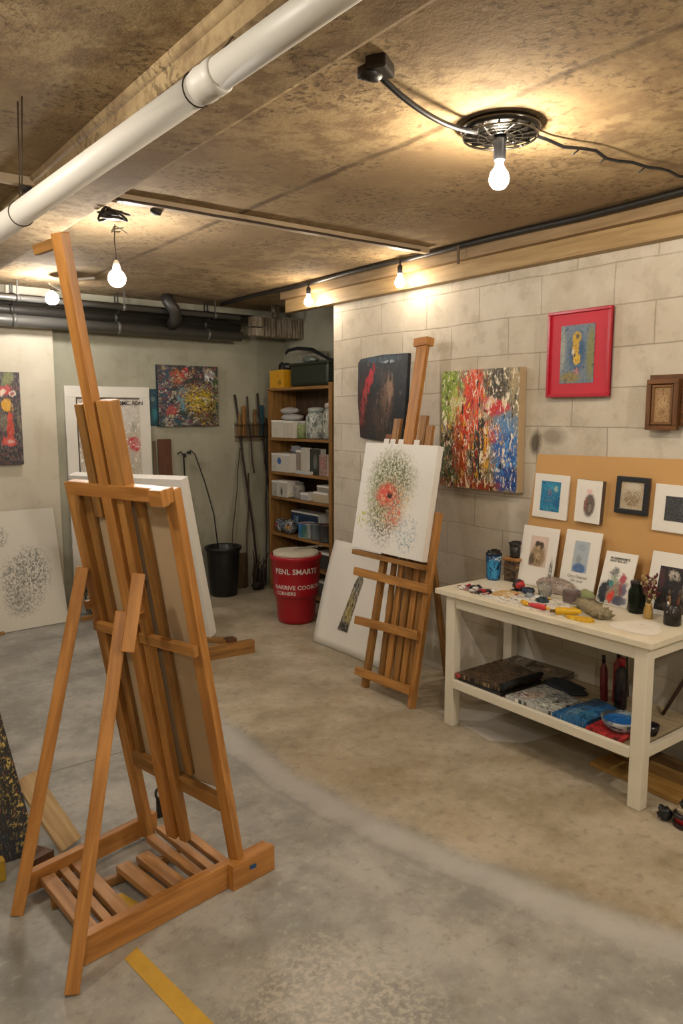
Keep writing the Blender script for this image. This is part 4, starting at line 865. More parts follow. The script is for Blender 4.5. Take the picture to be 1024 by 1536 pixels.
c0 = B2 + w2*.45 + N2*.03; MB().beam(c0, c0 + D2*1.2, .06, .03, w2).build('mast', OAK_D, t)
# painted side faces away; near face is the raw back
U2 = -w2*.93; BLc = B2 + w2*.93
o = panel('canvas', BLc, U2, D2*1.17, .075, CANVAS_W, CANVAS_W); tag(o, 'large plain white canvas seen from the side behind the front easel', 'canvas')

# ------------------------------------------------------------------ FRONT EASEL
wv = V((-.351, .936, 0)); n0 = V((-.936, -.351, 0)); af = math.radians(11); FD = n0*math.sin(af) + V((0, 0, math.cos(af))); FN = n0*math.cos(af) - V((0, 0, math.sin(af)))
FB0 = V((1.21, 2.20, .05))
def FP(a, s, o=0): return FB0 + wv*a + FD*s + FN*o
t = thing('large_easel', (1.0, 2.3, 0), 'large orange-brown wooden easel seen from behind in the foreground', 'easel')
MB().beam(FP(-.004, -.03), FP(.0, 1.405), .046, .034, wv, .004).build('stile', OAK, t)
MB().beam(FP(.452, -.03), FP(.46, 1.405), .046, .034, wv, .004).build('stile', OAK2, t)
MB().beam(FP(.432, 1.395, .028), FP(-.02, 1.39, .028), .046, .036, FD, .004).build('top_rail', OAK, t)
MB().beam(FP(.025, 1.392, .060), FP(-.03, 1.392, .060), .052, .03, FD, .004).build('top_rail_block', OAK, t)
MB().beam(FP(.46, .888, .028), FP(-.015, .868, .028), .035, .022, FD, .003).build('middle_rail', OAK2, t)
MB().beam(FP(.435, .335, .0), FP(.02, .262, .0), .055, .03, FD, .003).build('lower_rail', OAK_D, t)
MB().beam(FP(.268, .06, .03), FP(.240, 2.165, .03), .046, .032, wv, .004).build('mast', OAK, t)
MB().beam(FP(.306, 1.30, .026), FP(.298, 1.67, .026), .036, .036, wv, .004).build('mast_guide', OAK_D, t)
MB().beam(FP(.188, 1.395, .022), FP(.184, 1.68, .022), .064, .04, wv, .004).build('mast_guide', OAK2, t)
MB().beam(FP(.222, .05, .018), FP(.205, 1.38, .018), .034, .03, wv, .004).build('mast_strip', OAK2, t)
MB().beam(FP(.26, 2.14, .03), FP(.36, 2.13, .03), .03, .022, FD, .003).build('mast_peg', OAK_D, t)
for a in (.412, .168): MB().beam(FP(a, .33, -.012), FP(a-.005, 1.38, -.012), .034, .018, wv, .003).build('stretcher_bar', OAK_D, t)
# base
MB().beam((.627, 2.118, .047), (1.335, 2.209, .047), .092, .034, (0, 0, 1), .004).build('front_rail', OAK, t)
MB().beam((1.16, 2.158, .047), (1.346, 2.182, .047), .094, .03, (0, 0, 1), .004).build('rail_end_block', OAK, t)
MB().box(1.235, 1.26, 2.149, 2.153, .052, .066, .001).build('maker_badge', plain('2c5a8c', .4, .3, .3, 60), t)
MB().beam((.57, 2.545, .055), (1.10, 2.66, .055), .075, .03, (0, 0, 1), .004).build('rear_rail', OAK, t)
SL = wood('c4945f', '966a40', .5)
for x0, x1, y1, w in ((.650, .68, 2.54, .05), (.708, .74, 2.55, .03), (.762, .795, 2.56, .046), (.885, .93, 2.45, .052), (.965, 1.005, 2.465, .052), (1.035, 1.08, 2.56, .034), (1.09, 1.13, 2.60, .03), (1.145, 1.185, 2.60, .034)):
    MB().beam((x1, 2.13+(x1-.62)*.13, .05), (x0, y1, .05), w, .024, (1, 0, 0), .003).build('slat', SL, t)
MB().beam((.63, 2.43, .02), (1.10, 2.44, .02), .03, .02, (0, 0, 1), .002).build('slat_support', OAK_D, t)
# rear legs
L1a, L1b = V((.533, 2.478, .0)), FP(.45, 1.11, .037); L2a, L2b = V((.567, 2.02, 0)), FP(.165, 1.135, .068)
MB().beam(L1a, L1b, .042, .032, (1, -.35, 0), .005).build('leg', OAK, t)
MB().beam(L2a, L2a.lerp(L2b, .90)+V((-.012, .012, 0)), .042, .032, (1, -.35, 0), .005).build('leg', OAK, t)
MB().beam(L2a.lerp(L2b, .80)+V((.006, -.030, 0)), L2b+V((.01, -.022, 0)), .040, .026, (1, -.3, 0), .004).build('leg_extension', OAK, t)
MB().beam(FP(.462, .97, .0), FP(.462, .97, .05), .03, .02, FD, .003).build('hinge_block', OAK2, t)
MB().beam(FP(.20, .965, .03), FP(.20, .965, .11), .03, .02, FD, .003).build('hinge_block', OAK2, t)
# board carried by it
o = panel('drawing_board', FP(.455, .30, -.022)-FN*0, -wv*.445, FD*1.09, .014, BEIGE, BEIGE); tag(o, 'beige board held in the frame of the big foreground easel', 'board')
# small clamp on the floor behind
m_ = MB(); m_.tube([(1.17+.022*math.cos(a), 2.76+.01*math.sin(a), .10+.022*math.sin(a)) for a in [i*PI/8 for i in range(17)]], .006, 6); m_.box(1.15, 1.19, 2.75, 2.77, .0, .085, .004)
tag(m_.build('spring_clamp', plain('2a2418', .5, .3, .5, 60)), 'small black metal clamp standing on the floor behind the large easel base', 'clamp')

# tape on the floor
YEL = plain('c9a13e', .7, 0, .15, 14)
def tape(pts, label): return tag(MB().poly([(x, y, .0006) for x, y in pts], (0, 0, .0012)).build('floor_tape', YEL), label, 'tape', base=False)
tape([(.738, 2.06), (.788, 2.085), (.86, 1.52), (.80, 1.50)], 'long yellow tape strip on the floor in front of the large easel')
tape([(.775, 2.36), (.85, 2.375), (.885, 2.26), (.875, 2.16), (.80, 2.19)], 'short yellow tape patch on the floor between the easel base slats')

# ------------------------------------------------------------------ left foreground board
A_lf = art('26303c', [(.25, .3, .35, .35, '1c3f5c', .9, .6), (.75, .5, .2, .6, '2a261e', .9, .5), (.3, .1, .4, .12, '2c2830', .9, .4)], [('c8ad5c', 24, .60, (.85, .35, .22, .5), (1, 2)), ('b59a48', 12, .66, (.6, .3, .1, .6), (2, 1.5)), ('a8b0b4', 24, .68, (.3, .3, .4, .4)), ('8a3a3c', 14, .66, (.6, .2, .4, .4)), ('14141a', 12, .66, None)], .14, 6, .5, .5, seed=41, mos=[(('a89458', '1a1a1c', '2c2a28', '1c1e24', '24405a', 'a08c4c'), 20, (1, 1.6), .6)])
BR = V((.69, 2.80, .004)); TRr = V((.545, 2.97, .95)); Uw = V((.34, -.01, 0)); o = panel('splattered_board', BR-Uw, Uw, TRr-BR, .02, A_lf, plain('3a2a24', .7))
tag(o, 'dark board splattered with gold and blue paint at the lower left edge', 'painting')
tag(MB().beam((.80, 2.755, .012), (.69, 2.94, .25), .11, .014, (.8, .55, 0), .003).build('plank', wood('c0a67c', '9a7f56', .6)), 'pale tan plank leaning behind the left leg of large easel', 'plank')
tag(MB().poly([(.60, 2.66, .001), (.72, 2.70, .001), (.66, 2.80, .001)], (0, 0, .05)).build('wooden_wedge', BROWNW), 'dark brown wooden wedge on the floor at the foot of the splattered board', 'wedge')
tag(MB().box(.46, .55, 2.69, 2.73, .002, .08, .004).build('paint_can', plain('b08c24', .5, 0, .3, 20)), 'low ochre box on the floor beneath the splattered board', 'box')

# ------------------------------------------------------------------ BACK WALL
# portrait canvas far left
A_l = art('282c32', [(.95, .6, .07, .6, '232a34', .9, .5), (.80, .93, .12, .10, '6e7848', .9, .4), (.72, .80, .15, .07, 'b03038', 1, .3, .5), (.86, .78, .06, .045, 'd8c8b4', .9, .3, .5), (.86, .78, .035, .025, '8a3038', .9, .3, .4), (.70, .78, .05, .05, 'dccfb8', .9, .3, .5),
    (.76, .645, .10, .075, 'd09c1c', 1, .2, .3), (.70, .45, .10, .12, '6a6a58', .8, .5), (.80, .50, .05, .10, 'c03a26', 1, .3, .4), (.80, .38, .075, .12, 'b8301f', 1, .3, .4), (.78, .25, .14, .075, 'c8483c', 1, .3, .5), (.80, .25, .08, .035, 'd8b0a4', .9, .4, .6), (.95, .5, .04, .2, '5a6448', .7, .6), (.8, .08, .6, .10, '1f2228', 1, .3, .3)],
    [('e0d8c4', 16, .68, (.8, .85, .2, .12)), ('3a2420', 16, .68, None)], .16, 9, .4, .3, seed=51, mos=[(('2a2420', 'd8ccb8', 'b03028', '6a7040'), 14, (1.6, 1), .22)])
o = panel('painting', (1.13, 6.0855, 1.27), (.425, 0, 0), (0, 0, .70), .045, A_l, plain('2a2a2e', .6)); tag(o, 'dark canvas with yellow and red shapes on back wall, cut by left edge', 'painting')
A_r = art('2c302e', [(.12, .5, .14, .6, '22425a', .9, .5), (.4, .45, .12, .25, '4f8aa0', .9, .4), (.68, .45, .3, .25, '8c7a1c', .95, .4), (.2, .22, .12, .15, 'a84a42', .9, .4), (.45, .88, .08, .12, 'b01c28', 1, .3), (.3, .8, .12, .15, 'b0582c', .9, .4), (.85, .85, .1, .12, 'd8dad8', 1, .3), (.86, .8, .03, .04, '3a3f44', 1, .3), (.95, .5, .08, .5, '3c5a34', .8, .5), (.3, .08, .4, .1, '2f4a54', .9, .4), (.75, .15, .2, .12, '5a4a1c', .9, .4)],
    [('d8b82a', 18, .58, (.65, .45, .36, .32), (1, 1.6)), ('141618', 16, .62, None), ('d4c8b4', 22, .69, None), ('b83a2c', 20, .66, (.35, .7, .5, .4)), ('5f8f9c', 22, .68, None), ('c87c28', 22, .68, None)], .2, 5, .35, .5, seed=52, mos=[(('1c1f22', 'c8a020', '3f6f84', '8c2c24', '16181a', 'd0c8b8', '4a6a34', 'b86a24'), 4.5, (1, 1.2), .8)])
o = panel('painting', (2.705, 6.1555, 1.548), (.58, 0, 0), (0, 0, .532), .045, A_r, plain('23303a', .6)); tag(o, 'crowded multicolour abstract canvas on the grey back wall right of the display board', 'painting')
o = panel('painting', (2.642, 6.185, 1.555), (.07, 0, 0), (0, 0, .315), .02, art('1f4a58', [(.5, .3, .5, .2, '2f7a84', .9, .5), (.4, .7, .3, .1, '8aa09c', .6, .5)], [('12262e', 8, .56, None)], .2, 5, .4, seed=53), DARK); tag(o, 'narrow teal painting peeking out left of the crowded abstract canvas', 'painting')
# tall white display board
BL, U, W = V((1.912, 6.13, .002)), V((.72, 0, 0)), V((0, .045, 1.88))
t = thing('display_board', (2.27, 6.13, 0), 'tall white framed board standing against the back wall behind the large easel', 'display board')
frame_ring('frame', BL, U, W, .09, .03, WHITEP, t); panel('panel', BL+V((.085, .020, .085)), U-V((.17, 0, 0)), W*.91, .012, PAPER, PAPER, t)
o = inset('poster', BL, U, W, .135, .90, .60, .945, art('b5ab9c', [(.12, .75, .12, .3, '9c5a34', .9, .5), (.14, .45, .1, .2, '8a3a2c', .8, .5), (.3, .35, .16, .14, 'a02428', .9, .3), (.65, .8, .35, .3, 'c4c0b8', .9, .4), (.55, .1, .4, .12, 'a8a290', .9, .4), (.86, .42, .12, .12, 'b8242c', 1, .3), (.84, .65, .06, .08, '7a8070', .8, .5), (.2, .12, .2, .08, 'cfc8ba', .9, .4)],
    [('5e5248', 16, .62, (.2, .5, .3, .5)), ('4e5848', 18, .64, (.5, .05, .5, .12)), ('e0dcd2', 20, .62, None)], .14, 6, .6, .1, seed=54, mos=[(('8a8078', 'd8d2c8', 'a49a8a', 'c4bcb0'), 8, (1, 1), .4)]), t, -.010)
frame_ring('poster_frame', BL+U*.13+W*.595, U*.775, W*.355, .008, .01, plain('4a4038', .6), t, -.006)
text_mesh('lettering', 'BMC, RDN', .045, INK, t, on_panel(BL+V((0, -.0, 0)), U, W, .62, .92))
# brown plank right of it
tag(MB().frame_box((2.70, 6.13, .002), (0, .055, 1.435), (.125, 0, 0), (0, .014, 0), .003).build('plank', wood('6a3e26', '42240f', .6)), 'reddish brown plank standing against back wall right of display board', 'plank')
tag(MB().frame_box((2.655, 6.15, .002), (0, .04, 1.42), (.03, 0, 0), (0, .01, 0), .002).build('plank', wood('7c6a52', '584832', .6)), 'thin grey-brown slat standing between display board and reddish plank', 'plank')
# sketch board on the floor at left
A_sk = art('cfcabd', [(.5, .5, .6, .6, 'd4cfc4', .4, .8)], [('6e6c64', 20, .60, (.5, .4, .3, .3)), ('7a7870', 44, .55, (.62, .45, .26, .28)), ('86837a', 44, .54, (.35, .35, .18, .28)), ('8a877e', 44, .54, (.45, .2, .22, .12)), ('8c897f', 40, .53, (.2, .78, .16, .10))], .1, 5, .75, .1, seed=55)
o = panel('sketch_board', (1.20, 5.93, .004), (.60, .03, 0), (-.04, .15, .91), .012, A_sk, plain('8c7c64', .8)); tag(o, 'off-white board with a grey pencil sketch leaning at the far left floor', 'drawing')
tag(MB().frame_box((1.02, 5.99, .003), (0, .10, .42), (.26, 0, 0), (0, .012, 0), .002).build('plank', wood('8a5c4a', '5c3a2c', .6)), 'pinkish brown board half hidden behind the sketch board at left edge', 'plank')
tag(MB().beam((1.05, 5.90, .012), (1.30, 5.905, .012), .022, .03, (0, 0, 1)).build('wood_strip', OAK_D), 'short brown wood strip on the floor left of the sketch board', 'wood strip')
o = panel('speckled_canvas', (1.955, 5.98, .03), (.22, 0, 0), (0, .08, .30), .02, art('35312a', [], [('b8ab90', 16, .55, None), ('14130f', 14, .56, None), ('8a4a2c', 20, .68, None)], .1, 5, .6, seed=56), DARK); tag(o, 'small black and cream speckled canvas on the floor before the display board', 'painting')
tag(MB().beam((1.89, 5.93, .015), (2.28, 5.955, .015), .028, .05, (0, 0, 1)).build('wood_strip', PINE), 'light wood strip on the floor under the small speckled canvas', 'wood strip')

# black bin and rods
t = thing('waste_bin', (3.235, 6.03, 0), 'black ribbed plastic bin on the floor at the back wall', 'bin')
MB().lathe((3.235, 6.03, 0), [(.118, 0), (.125, .01), (.15, .40), (.152, .42), (.168, .425), (.17, .45), (.163, .455), (.15, .445), (.12, .03)], 40).build('bin_body', plain('131416', .4), t)
for z in (.08, .2, .32): MB().lathe((3.235, 6.03, z), [(.118+z*.075, 0), (.124+z*.075, .006), (.118+z*.077, .012)], 40, cap=False).build('rib_ring', plain('17181a', .4), t)
for sy in (0,): MB().box(3.10, 3.12, 5.9, 5.92, .37, .40, .004).build('handle_tab', plain('1c1d20', .4), t)
m_ = MB(); m_.tube([(2.97, 6.15, 1.315), (2.985, 6.13, 1.335), (3.02, 6.12, 1.30), (3.10, 6.1, 1.05), (3.17, 6.07, .75), (3.215, 6.05, .25)], .006, 7); m_.lump((2.972, 6.14, 1.315), (.022, .015, .016), 2, .3, 2, 0, 2)
tag(m_.build('wire_rod', BLACKP), 'long black wire rod with a curled head standing in the bin', 'rod')
m_ = MB(); m_.tube([(2.87, 6.16, 1.305), (2.895, 6.14, 1.325), (2.925, 6.15, 1.29), (2.935, 6.15, .9), (2.99, 6.12, .45), (3.02, 6.10, .004)], .007, 7); m_.lump((2.93, 6.14, 1.29), (.016, .015, .02), 6, .3, 2, 0, 2)
tag(m_.build('wire_rod', BLACKP), 'black bent rod leaning on the wall left of the bin', 'rod')
# wire rack with sticks
t = thing('wire_rack', (3.6, 6.15, 1.43), 'wire rack fixed to the back wall left of bookshelf', 'rack'); m_ = MB()
for z in (1.445, 1.555):
    m_.tube([(3.47, 6.195, z), (3.47, 6.11, z), (3.80, 6.11, z), (3.80, 6.195, z)], .004, 6)
for i in range(7): m_.tube([(3.48+i*.05, 6.11, 1.555), (3.48+i*.05, 6.11, 1.445), (3.48+i*.05, 6.19, 1.445)], .0025, 5)
m_.build('wire_basket', BLACKM, t); MB().box(3.47, 3.80, 6.188, 6.198, 1.40, 1.58, .002).build('back_plate', plain('7a6a54', .7), t)
STK = plain('2c1e14', .7, 0, .3, 30)
for i, (a, b_, r, c, lab) in enumerate((((3.463, 6.17, 1.835), (3.66, 6.085, .02), .011, '2a1a12', 'thick dark crooked stick crossing in front of the wire rack'), ((3.585, 6.16, 1.82), (3.625, 6.12, 1.10), .008, '3c2a1c', 'short brown stick hanging in the middle of wire rack'),
    ((3.695, 6.16, 1.85), (3.80, 6.12, .86), .010, '2e2018', 'dark stick in wire rack close to the bookshelf'), ((3.50, 6.15, 1.34), (3.31, 6.05, .20), .005, '3c2c1e', 'thin rod leaning from below the rack into the bin'),
    ((3.61, 6.18, 1.10), (3.505, 6.10, .01), .007, '4a3826', 'brown cane standing on the floor right of bin'), ((3.80, 6.16, 1.62), (3.72, 6.08, .01), .008, '3a2a1c', 'dark cane standing on the floor beside the bookshelf'))):
    a, b_ = V(a), V(b_); p = [a.lerp(b_, k/6) + V((.006*math.sin(k*2.1+i), 0, 0)) for k in range(7)]
    tag(MB().tube(p, r, 7).build('walking_stick', plain(c, .7, 0, .3, 30)), lab, 'stick', 'sticks around the wire rack')
for i, (x, z0, z1, w, c, lab) in enumerate(((3.545, 1.45, 1.73, .035, '8a5f2c', 'tan wooden brush handle upright in the wire rack'), (3.50, 1.45, 1.66, .03, '7a5c30', 'short brown handle at left in the wire rack'), (3.665, 1.45, 1.70, .025, '6e5028', 'narrow brown handle upright in the wire rack'), (3.74, 1.45, 1.74, .035, '1f4a58', 'teal brush head upright in the wire rack, nearest bookshelf'))):
    tag(MB().box(x-w/2, x+w/2, 6.14, 6.165, z0, z1, .008).build('paint_brush', plain(c, .6, 0, .25, 30)), lab, 'brush', 'brush handles in the wire rack')
m_ = MB(); q = random.Random(8)
for i in range(7):
    b0 = V((3.60+q.uniform(-.03, .03), 6.02+q.uniform(-.03, .03), .01)); m_.tube([b0, b0+V((q.uniform(-.03, .05), 0, .14)), b0+V((q.uniform(-.06, .1), q.uniform(-.02, .02), .22+q.random()*.15))], [.02, .014, .004], 7)
m_.lump((3.58, 6.0, .04), (.055, .04, .04), 3, .4, 2, 0, 3, .001)
tag(m_.build('tree_root', STK), 'gnarled dark root standing on the floor left of the bookshelf', 'root')
tag(MB().box(3.42, 3.56, 6.14, 6.17, .002, .34, .004).build('wooden_board', wood('6f5a3e', '4c3c28', .7)), 'small brown board leaning on back wall between bin and root', 'board')

# ------------------------------------------------------------------ BOOKSHELF
t = thing('bookshelf', (3.86, 5.47, 0), 'tall open wooden bookshelf in the wall recess', 'bookshelf')
SX0, SX1, SY0, SY1 = 3.70, 4.0, 4.955, 5.975
MB().box(SX0, SX1, SY1-.028, SY1, 0, 1.885, .003).build('side_panel', SHELFW, t)
MB().box(SX0-.02, SX1, SY0, SY0+.045, 0, 1.915, .003).build('side_panel', SHELFW, t)
MB().box(SX1, SX1+.012, SY0, SY1, .05, 1.88, .001).build('back_panel', wood('5c452c', '3a2a18', .7), t)
MB().box(SX0, SX1, SY0+.045, SY1+.01, 1.867, 1.892, .003).build('top_panel', SHELFW, t)
ZS = (1.440, 1.128, .898, .555, .31, .06)
for z in ZS: MB().box(SX0+.005, SX1, SY0+.045, SY1-.028, z-.024, z, .002).build('shelf', SHELFW, t)
def carton(y0, y1, z, h, x0, d, mat, label, name='carton', parts=True, cat='box'):
    x0 = 3.705 if x0 is None else x0
    t = thing(name, (x0+d/2, (y0+y1)/2, z), label, cat)
    panel('body', (x0, y1, z+.001), (0, y0-y1, 0), (0, 0, h), d, mat, PAPER if mat is not None else PAPER, t)
    if parts: MB().box(x0-.001, x0+d, y0-.001, y1+.001, z+h-.012, z+h+.004, .001).build('lid', PAPER, t)
    return t
def boxart(bg, *bl, sp=()): return art(bg, list(bl), list(sp), .06, 5, .6, seed=R.random()*9)
ZT = 1.893
t = thing('tool_case', (3.80, 5.86, ZT), 'yellow plastic case at the left on top of the bookshelf', 'case')
panel('body', (3.72, 5.965, ZT), (0, -.235, 0), (0, 0, .15), .17, art('d29a1c', [(.7, .3, .18, .2, '8a6a1c', .9, .4), (.6, .7, .05, .1, 'a8501c', .9, .4)], [('b07c14', 9, .6, None, (.4, 3))], .06, 5, .4), plain('c8901a', .4), t)
MB().box(3.715, 3.895, 5.725, 5.97, ZT+.148, ZT+.158, .003).build('lid', plain('d8a424', .4), t)
t = thing('power_tool', (3.80, 5.84, ZT+.158), 'dark hand tool lying on the yellow case', 'tool')
MB().lump((3.80, 5.80, ZT+.19), (.04, .06, .035), 2, .15, 2).build('motor_body', plain('23262c', .4), t)
MB().tube([(3.80, 5.83, ZT+.2), (3.79, 5.87, ZT+.225), (3.79, 5.90, ZT+.21), (3.79, 5.905, ZT+.17)], .012, 8).build('grip', BLACKP, t)
tag(MB().box(3.965, 3.98, 5.42, 5.80, ZT, ZT+.31, .002).build('white_panel', plain('8f897c', .7)), 'pale grey panel standing at the back on top of bookshelf', 'panel')
t = thing('storage_case', (3.84, 5.3, ZT), 'dark green lidded case on top of the bookshelf beside the yellow one', 'case')
MB().box(3.725, 3.95, 5.06, 5.64, ZT, ZT+.20, .03).build('body', plain('20271c', .3), t)
MB().box(3.72, 3.955, 5.055, 5.645, ZT+.185, ZT+.205, .006).build('lid', plain('252c21', .35), t)
tag(MB().tube([(3.80, 5.82, ZT+.305), (3.81, 5.79, ZT+.335), (3.82, 5.65, ZT+.345), (3.84, 5.45, ZT+.32), (3.84, 5.32, ZT+.27), (3.84, 5.2, ZT+.225), (3.84, 5.06, ZT+.213)], [.008, .014, .016, .018, .014, .010, .008], 10).build('hose', BLACKP), 'thick black hose draped over the pale panel and green case', 'hose')
tag(MB().lump((3.80, 5.42, ZT+.232), (.05, .09, .028), 9, .3, 3).build('plastic_bag', plain('6a716a', .3, 0, .3, 60)), 'crinkled grey plastic bag on the dark green case', 'bag')
# shelf one
z = 1.441
carton(5.745, 5.925, z, .155, None, .15, boxart('c9c3b6', (.45, .35, .16, .22, 'a8a296', .8, .3), (.45, .35, .1, .14, 'c9c3b6', 1, .3)), 'pale carton at left on the upper shelf under folded cloths')
carton(5.56, 5.735, z, .15, None, .15, boxart('bfb8aa', (.5, .5, .03, .5, 'a29b8c', .6, .3), sp=[('7d776c', 16, .68, None)]), 'pale carton with faint print, second on the upper shelf')
for i, (y, zz, ry, lab) in enumerate(((5.70, z+.183, .145, 'lower grey-white cloth folded on the cartons'), (5.74, z+.243, .11, 'upper grey-white cloth on top of the cloth stack'))):
    tag(MB().lump((3.79, y, zz), (.075, ry, .034), i+3, .12, 2.4).build('folded_cloth', plain('a9a6a4', .85, 0, .12, 20, .3)), lab, 'cloth', 'cloths on the upper shelf')
def jar(x, y, z, r, h, gm, cm, lm, label):
    t = thing('storage_jar', (x, y, z), label, 'jar')
    MB().lathe((x, y, z+.001), [(r*.9, 0), (r, h*.05), (r, h*.7), (r*.75, h*.82), (r*.72, h*.86)], 26).build('jar_body', cm, t)
    MB().lathe((x, y, z+h*.86), [(r*.8, 0), (r*.82, h*.04), (r*.8, h*.12), (r*.3, h*.15)], 26).build('jar_lid', lm, t)
jar(3.77, 5.49, z, .06, .155, None, boxart('7c8a58', (.5, .9, 3, .25, 'b8bab0', .9, .4), sp=[('4c5c24', 7, .56, None), ('c0c8a0', 8, .64, None)]), plain('b0aca4', .4), 'small jar of green contents between carton and big jar')
jar(3.79, 5.32, z, .095, .27, None, boxart('a8aca4', (.5, .9, 3, .2, '7d8c88', .8, .5), sp=[('5a625e', 16, .56, None), ('dcdcd4', 16, .62, None)]), plain('9aa09a', .4), 'big pale speckled jar, left of the pair on upper shelf')
jar(3.82, 5.12, z, .09, .31, None, boxart('a2a49a', (.5, .9, 3, .2, '6a7c7a', .8, .5), sp=[('4c5450', 16, .56, None), ('dadace', 16, .6, None)]), plain('b4aca4', .4), 'tallest speckled jar at the right end of upper shelf')
# shelf two
z = 1.129
carton(5.615, 5.93, z, .165, None, .17, boxart('c2bfb8', (.42, .6, .12, .2, '3a64a0', 1, .2), (.15, .25, .05, .1, '8a9a94', .7, .4)), 'white carton with a blue mark on the second shelf')
tag(MB().lump((3.82, 5.67, z+.205), (.05, .09, .04), 7, .2, 2).build('folded_cloth', plain('8a8c92', .85)), 'grey cloth bundle on top of the carton with the blue mark', 'cloth')
carton(5.50, 5.60, z, .20, 3.76, .12, boxart('8a8078', (.5, .5, .5, .5, '80766c', .5, .5)), 'grey-brown carton right of the blue-marked carton')
carton(5.38, 5.49, z+.03, .20, 3.735, .04, boxart('b8b4a8'), 'narrow pale book standing on second shelf', 'book', False, 'book')
carton(5.21, 5.37, z, .225, 3.75, .06, boxart('2e322c', (.5, .5, .24, .34, '6a6e68', .8, .4)), 'dark framed card standing on second shelf', 'card', False, 'card')
carton(5.07, 5.19, z, .18, 3.72, .12, boxart('8a6a62', (.4, .6, .2, .2, 'b0443c', .8, .4), sp=[('cabfb4', 12, .6, None)]), 'reddish pouch at the right end of second shelf', 'pouch', False, 'pouch')
carton(5.30, 5.54, z, .028, 3.705, .03, boxart('b8bdbd'), 'flat pale slab at the front edge of second shelf', 'slab', False, 'slab')
# shelf three
z = .899
carton(5.83, 5.93, z, .14, None, .14, boxart('a8a69c', (.5, .2, .4, .2, '8c887c', .7, .5)), 'small grey-white carton, leftmost on third shelf')
carton(5.665, 5.815, z, .145, None, .14, boxart('b4b0a4', (.35, .35, .14, .3, '2c3c30', .9, .3)), 'pale carton with a dark green mark on third shelf')
jar(3.77, 5.56, z, .05, .15, None, boxart('8c8880', sp=[('5c5a56', 9, .6, None)]), plain('6a6662', .4), 'grey canister in the middle of third shelf')
carton(5.36, 5.48, z, .06, 3.72, .12, boxart('a4a6aa'), 'low pale box on third shelf beside the grey canister')
carton(5.07, 5.28, z, .085, 3.72, .15, boxart('b3a78f'), 'beige carton with lid at the right end of third shelf')
carton(5.07, 5.25, z+.092, .05, 3.74, .14, boxart('8f8b80'), 'grey box stacked on the beige carton', 'box')
tag(MB().lump((3.73, 5.66, z+.018), (.02, .06, .018), 4, .4, 3, 0, 3, z+.001).build('small_bag', plain('b8b49c', .7, 0, .4, 60)), 'little cream crumpled bag at the front of third shelf', 'bag')
# shelf four
z = .556
cols = (('8a3a3c', 5.88, .10, .11), ('6d6a70', 5.76, .10, .14), ('9a7434', 5.66, .09, .12))
tag(MB().lump((3.76, 5.86, z+.065), (.05, .065, .065), 3, .2, 2, 0, 3, z+.001).build('plastic_bag', boxart('5c6470', (.6, .6, .2, .2, 'b0242c', .9, .4), (.3, .3, .2, .2, 'c9bca8', .8, .4), sp=[('c8ccd2', 8, .62, None), ('20242c', 8, .58, None)])), 'colourful plastic bag with red patch, leftmost on fourth shelf', 'bag')
tag(MB().lump((3.75, 5.71, z+.07), (.05, .075, .07), 8, .2, 2, 0, 3, z+.001).build('plastic_bag', boxart('6c6e70', (.3, .5, .2, .2, 'c09028', .9, .4), (.7, .6, .2, .2, '3a5a7c', .9, .4), sp=[('d0d2cc', 8, .62, None), ('24262a', 8, .58, None)])), 'plastic bag with yellow and blue contents on fourth shelf', 'bag')
carton(5.40, 5.84, z, .20, 3.86, .12, boxart('253c5c', (.2, .6, .1, .3, '8aa0b4', .8, .4), sp=[('14202c', 8, .56, None)]), 'dark blue box at the back of fourth shelf')
def tin(y, r, h, col, label, mats=None):
    t = thing('paint_tin', (3.77, y, z), label, 'tin')
    MB().lathe((3.775, y, z+.001), [(r, 0), (r*1.03, .004), (r, .01), (r, h-.01), (r*1.04, h-.006), (r*1.04, h), (r*.85, h), (r*.84, h-.006)], 28).build('tin_body', mats or plain(col, .35), t)
    MB().lathe((3.775, y, z+h-.004), [(r*.83, 0), (.001, .001)], 28, cap=False).build('tin_lid', plain('7c2a2c', .4), t)
tin(5.46, .075, .13, 'b0b8c0', 'white tin with a blue label and red lid on fourth shelf', boxart('b0b4b4', (.55, .5, .12, .3, '2f62a4', 1, .3), (.45, .5, .1, .3, '3f78b4', 1, .3), (.6, .3, .1, .2, '3a6a4c', .8, .4)))
tin(5.30, .055, .14, '5c6468', 'dull grey paint tin right of the white tin')
tin(5.16, .065, .15, '3c3a38', 'dark paint tin at the right end of fourth shelf')
carton(5.05, 5.34, z+.0, .25, 3.90, .08, boxart('8a8678'), 'grey-beige box standing at the back right of fourth shelf')
# shelf five and bottom
z = .311
for i, (y, w, c, lab) in enumerate(((5.87, .05, '6a6a58', 'small olive bag at left on the fifth shelf'), (5.73, .05, '5c4c48', 'small brown bag second on the fifth shelf'), (5.6, .05, '4a4444', 'dark bag in the middle of fifth shelf'))):
    tag(MB().lump((3.77, y, z+.05), (.05, w, .05), i+30, .25, 2.5, 0, 3, z+.001).build('small_bag', plain(c, .6, 0, .5, 40)), lab, 'bag')
carton(5.05, 5.3, z, .14, 3.76, .15, boxart('3c3a36'), 'dark box at the right end of fifth shelf')
z = .061
carton(5.05, 5.3, z, .13, 3.76, .15, boxart('55554f'), 'grey box at the right end of the bottom shelf')
carton(5.7, 5.9, z, .11, 3.76, .15, boxart('2c2a28'), 'black box at left on the bottom shelf')

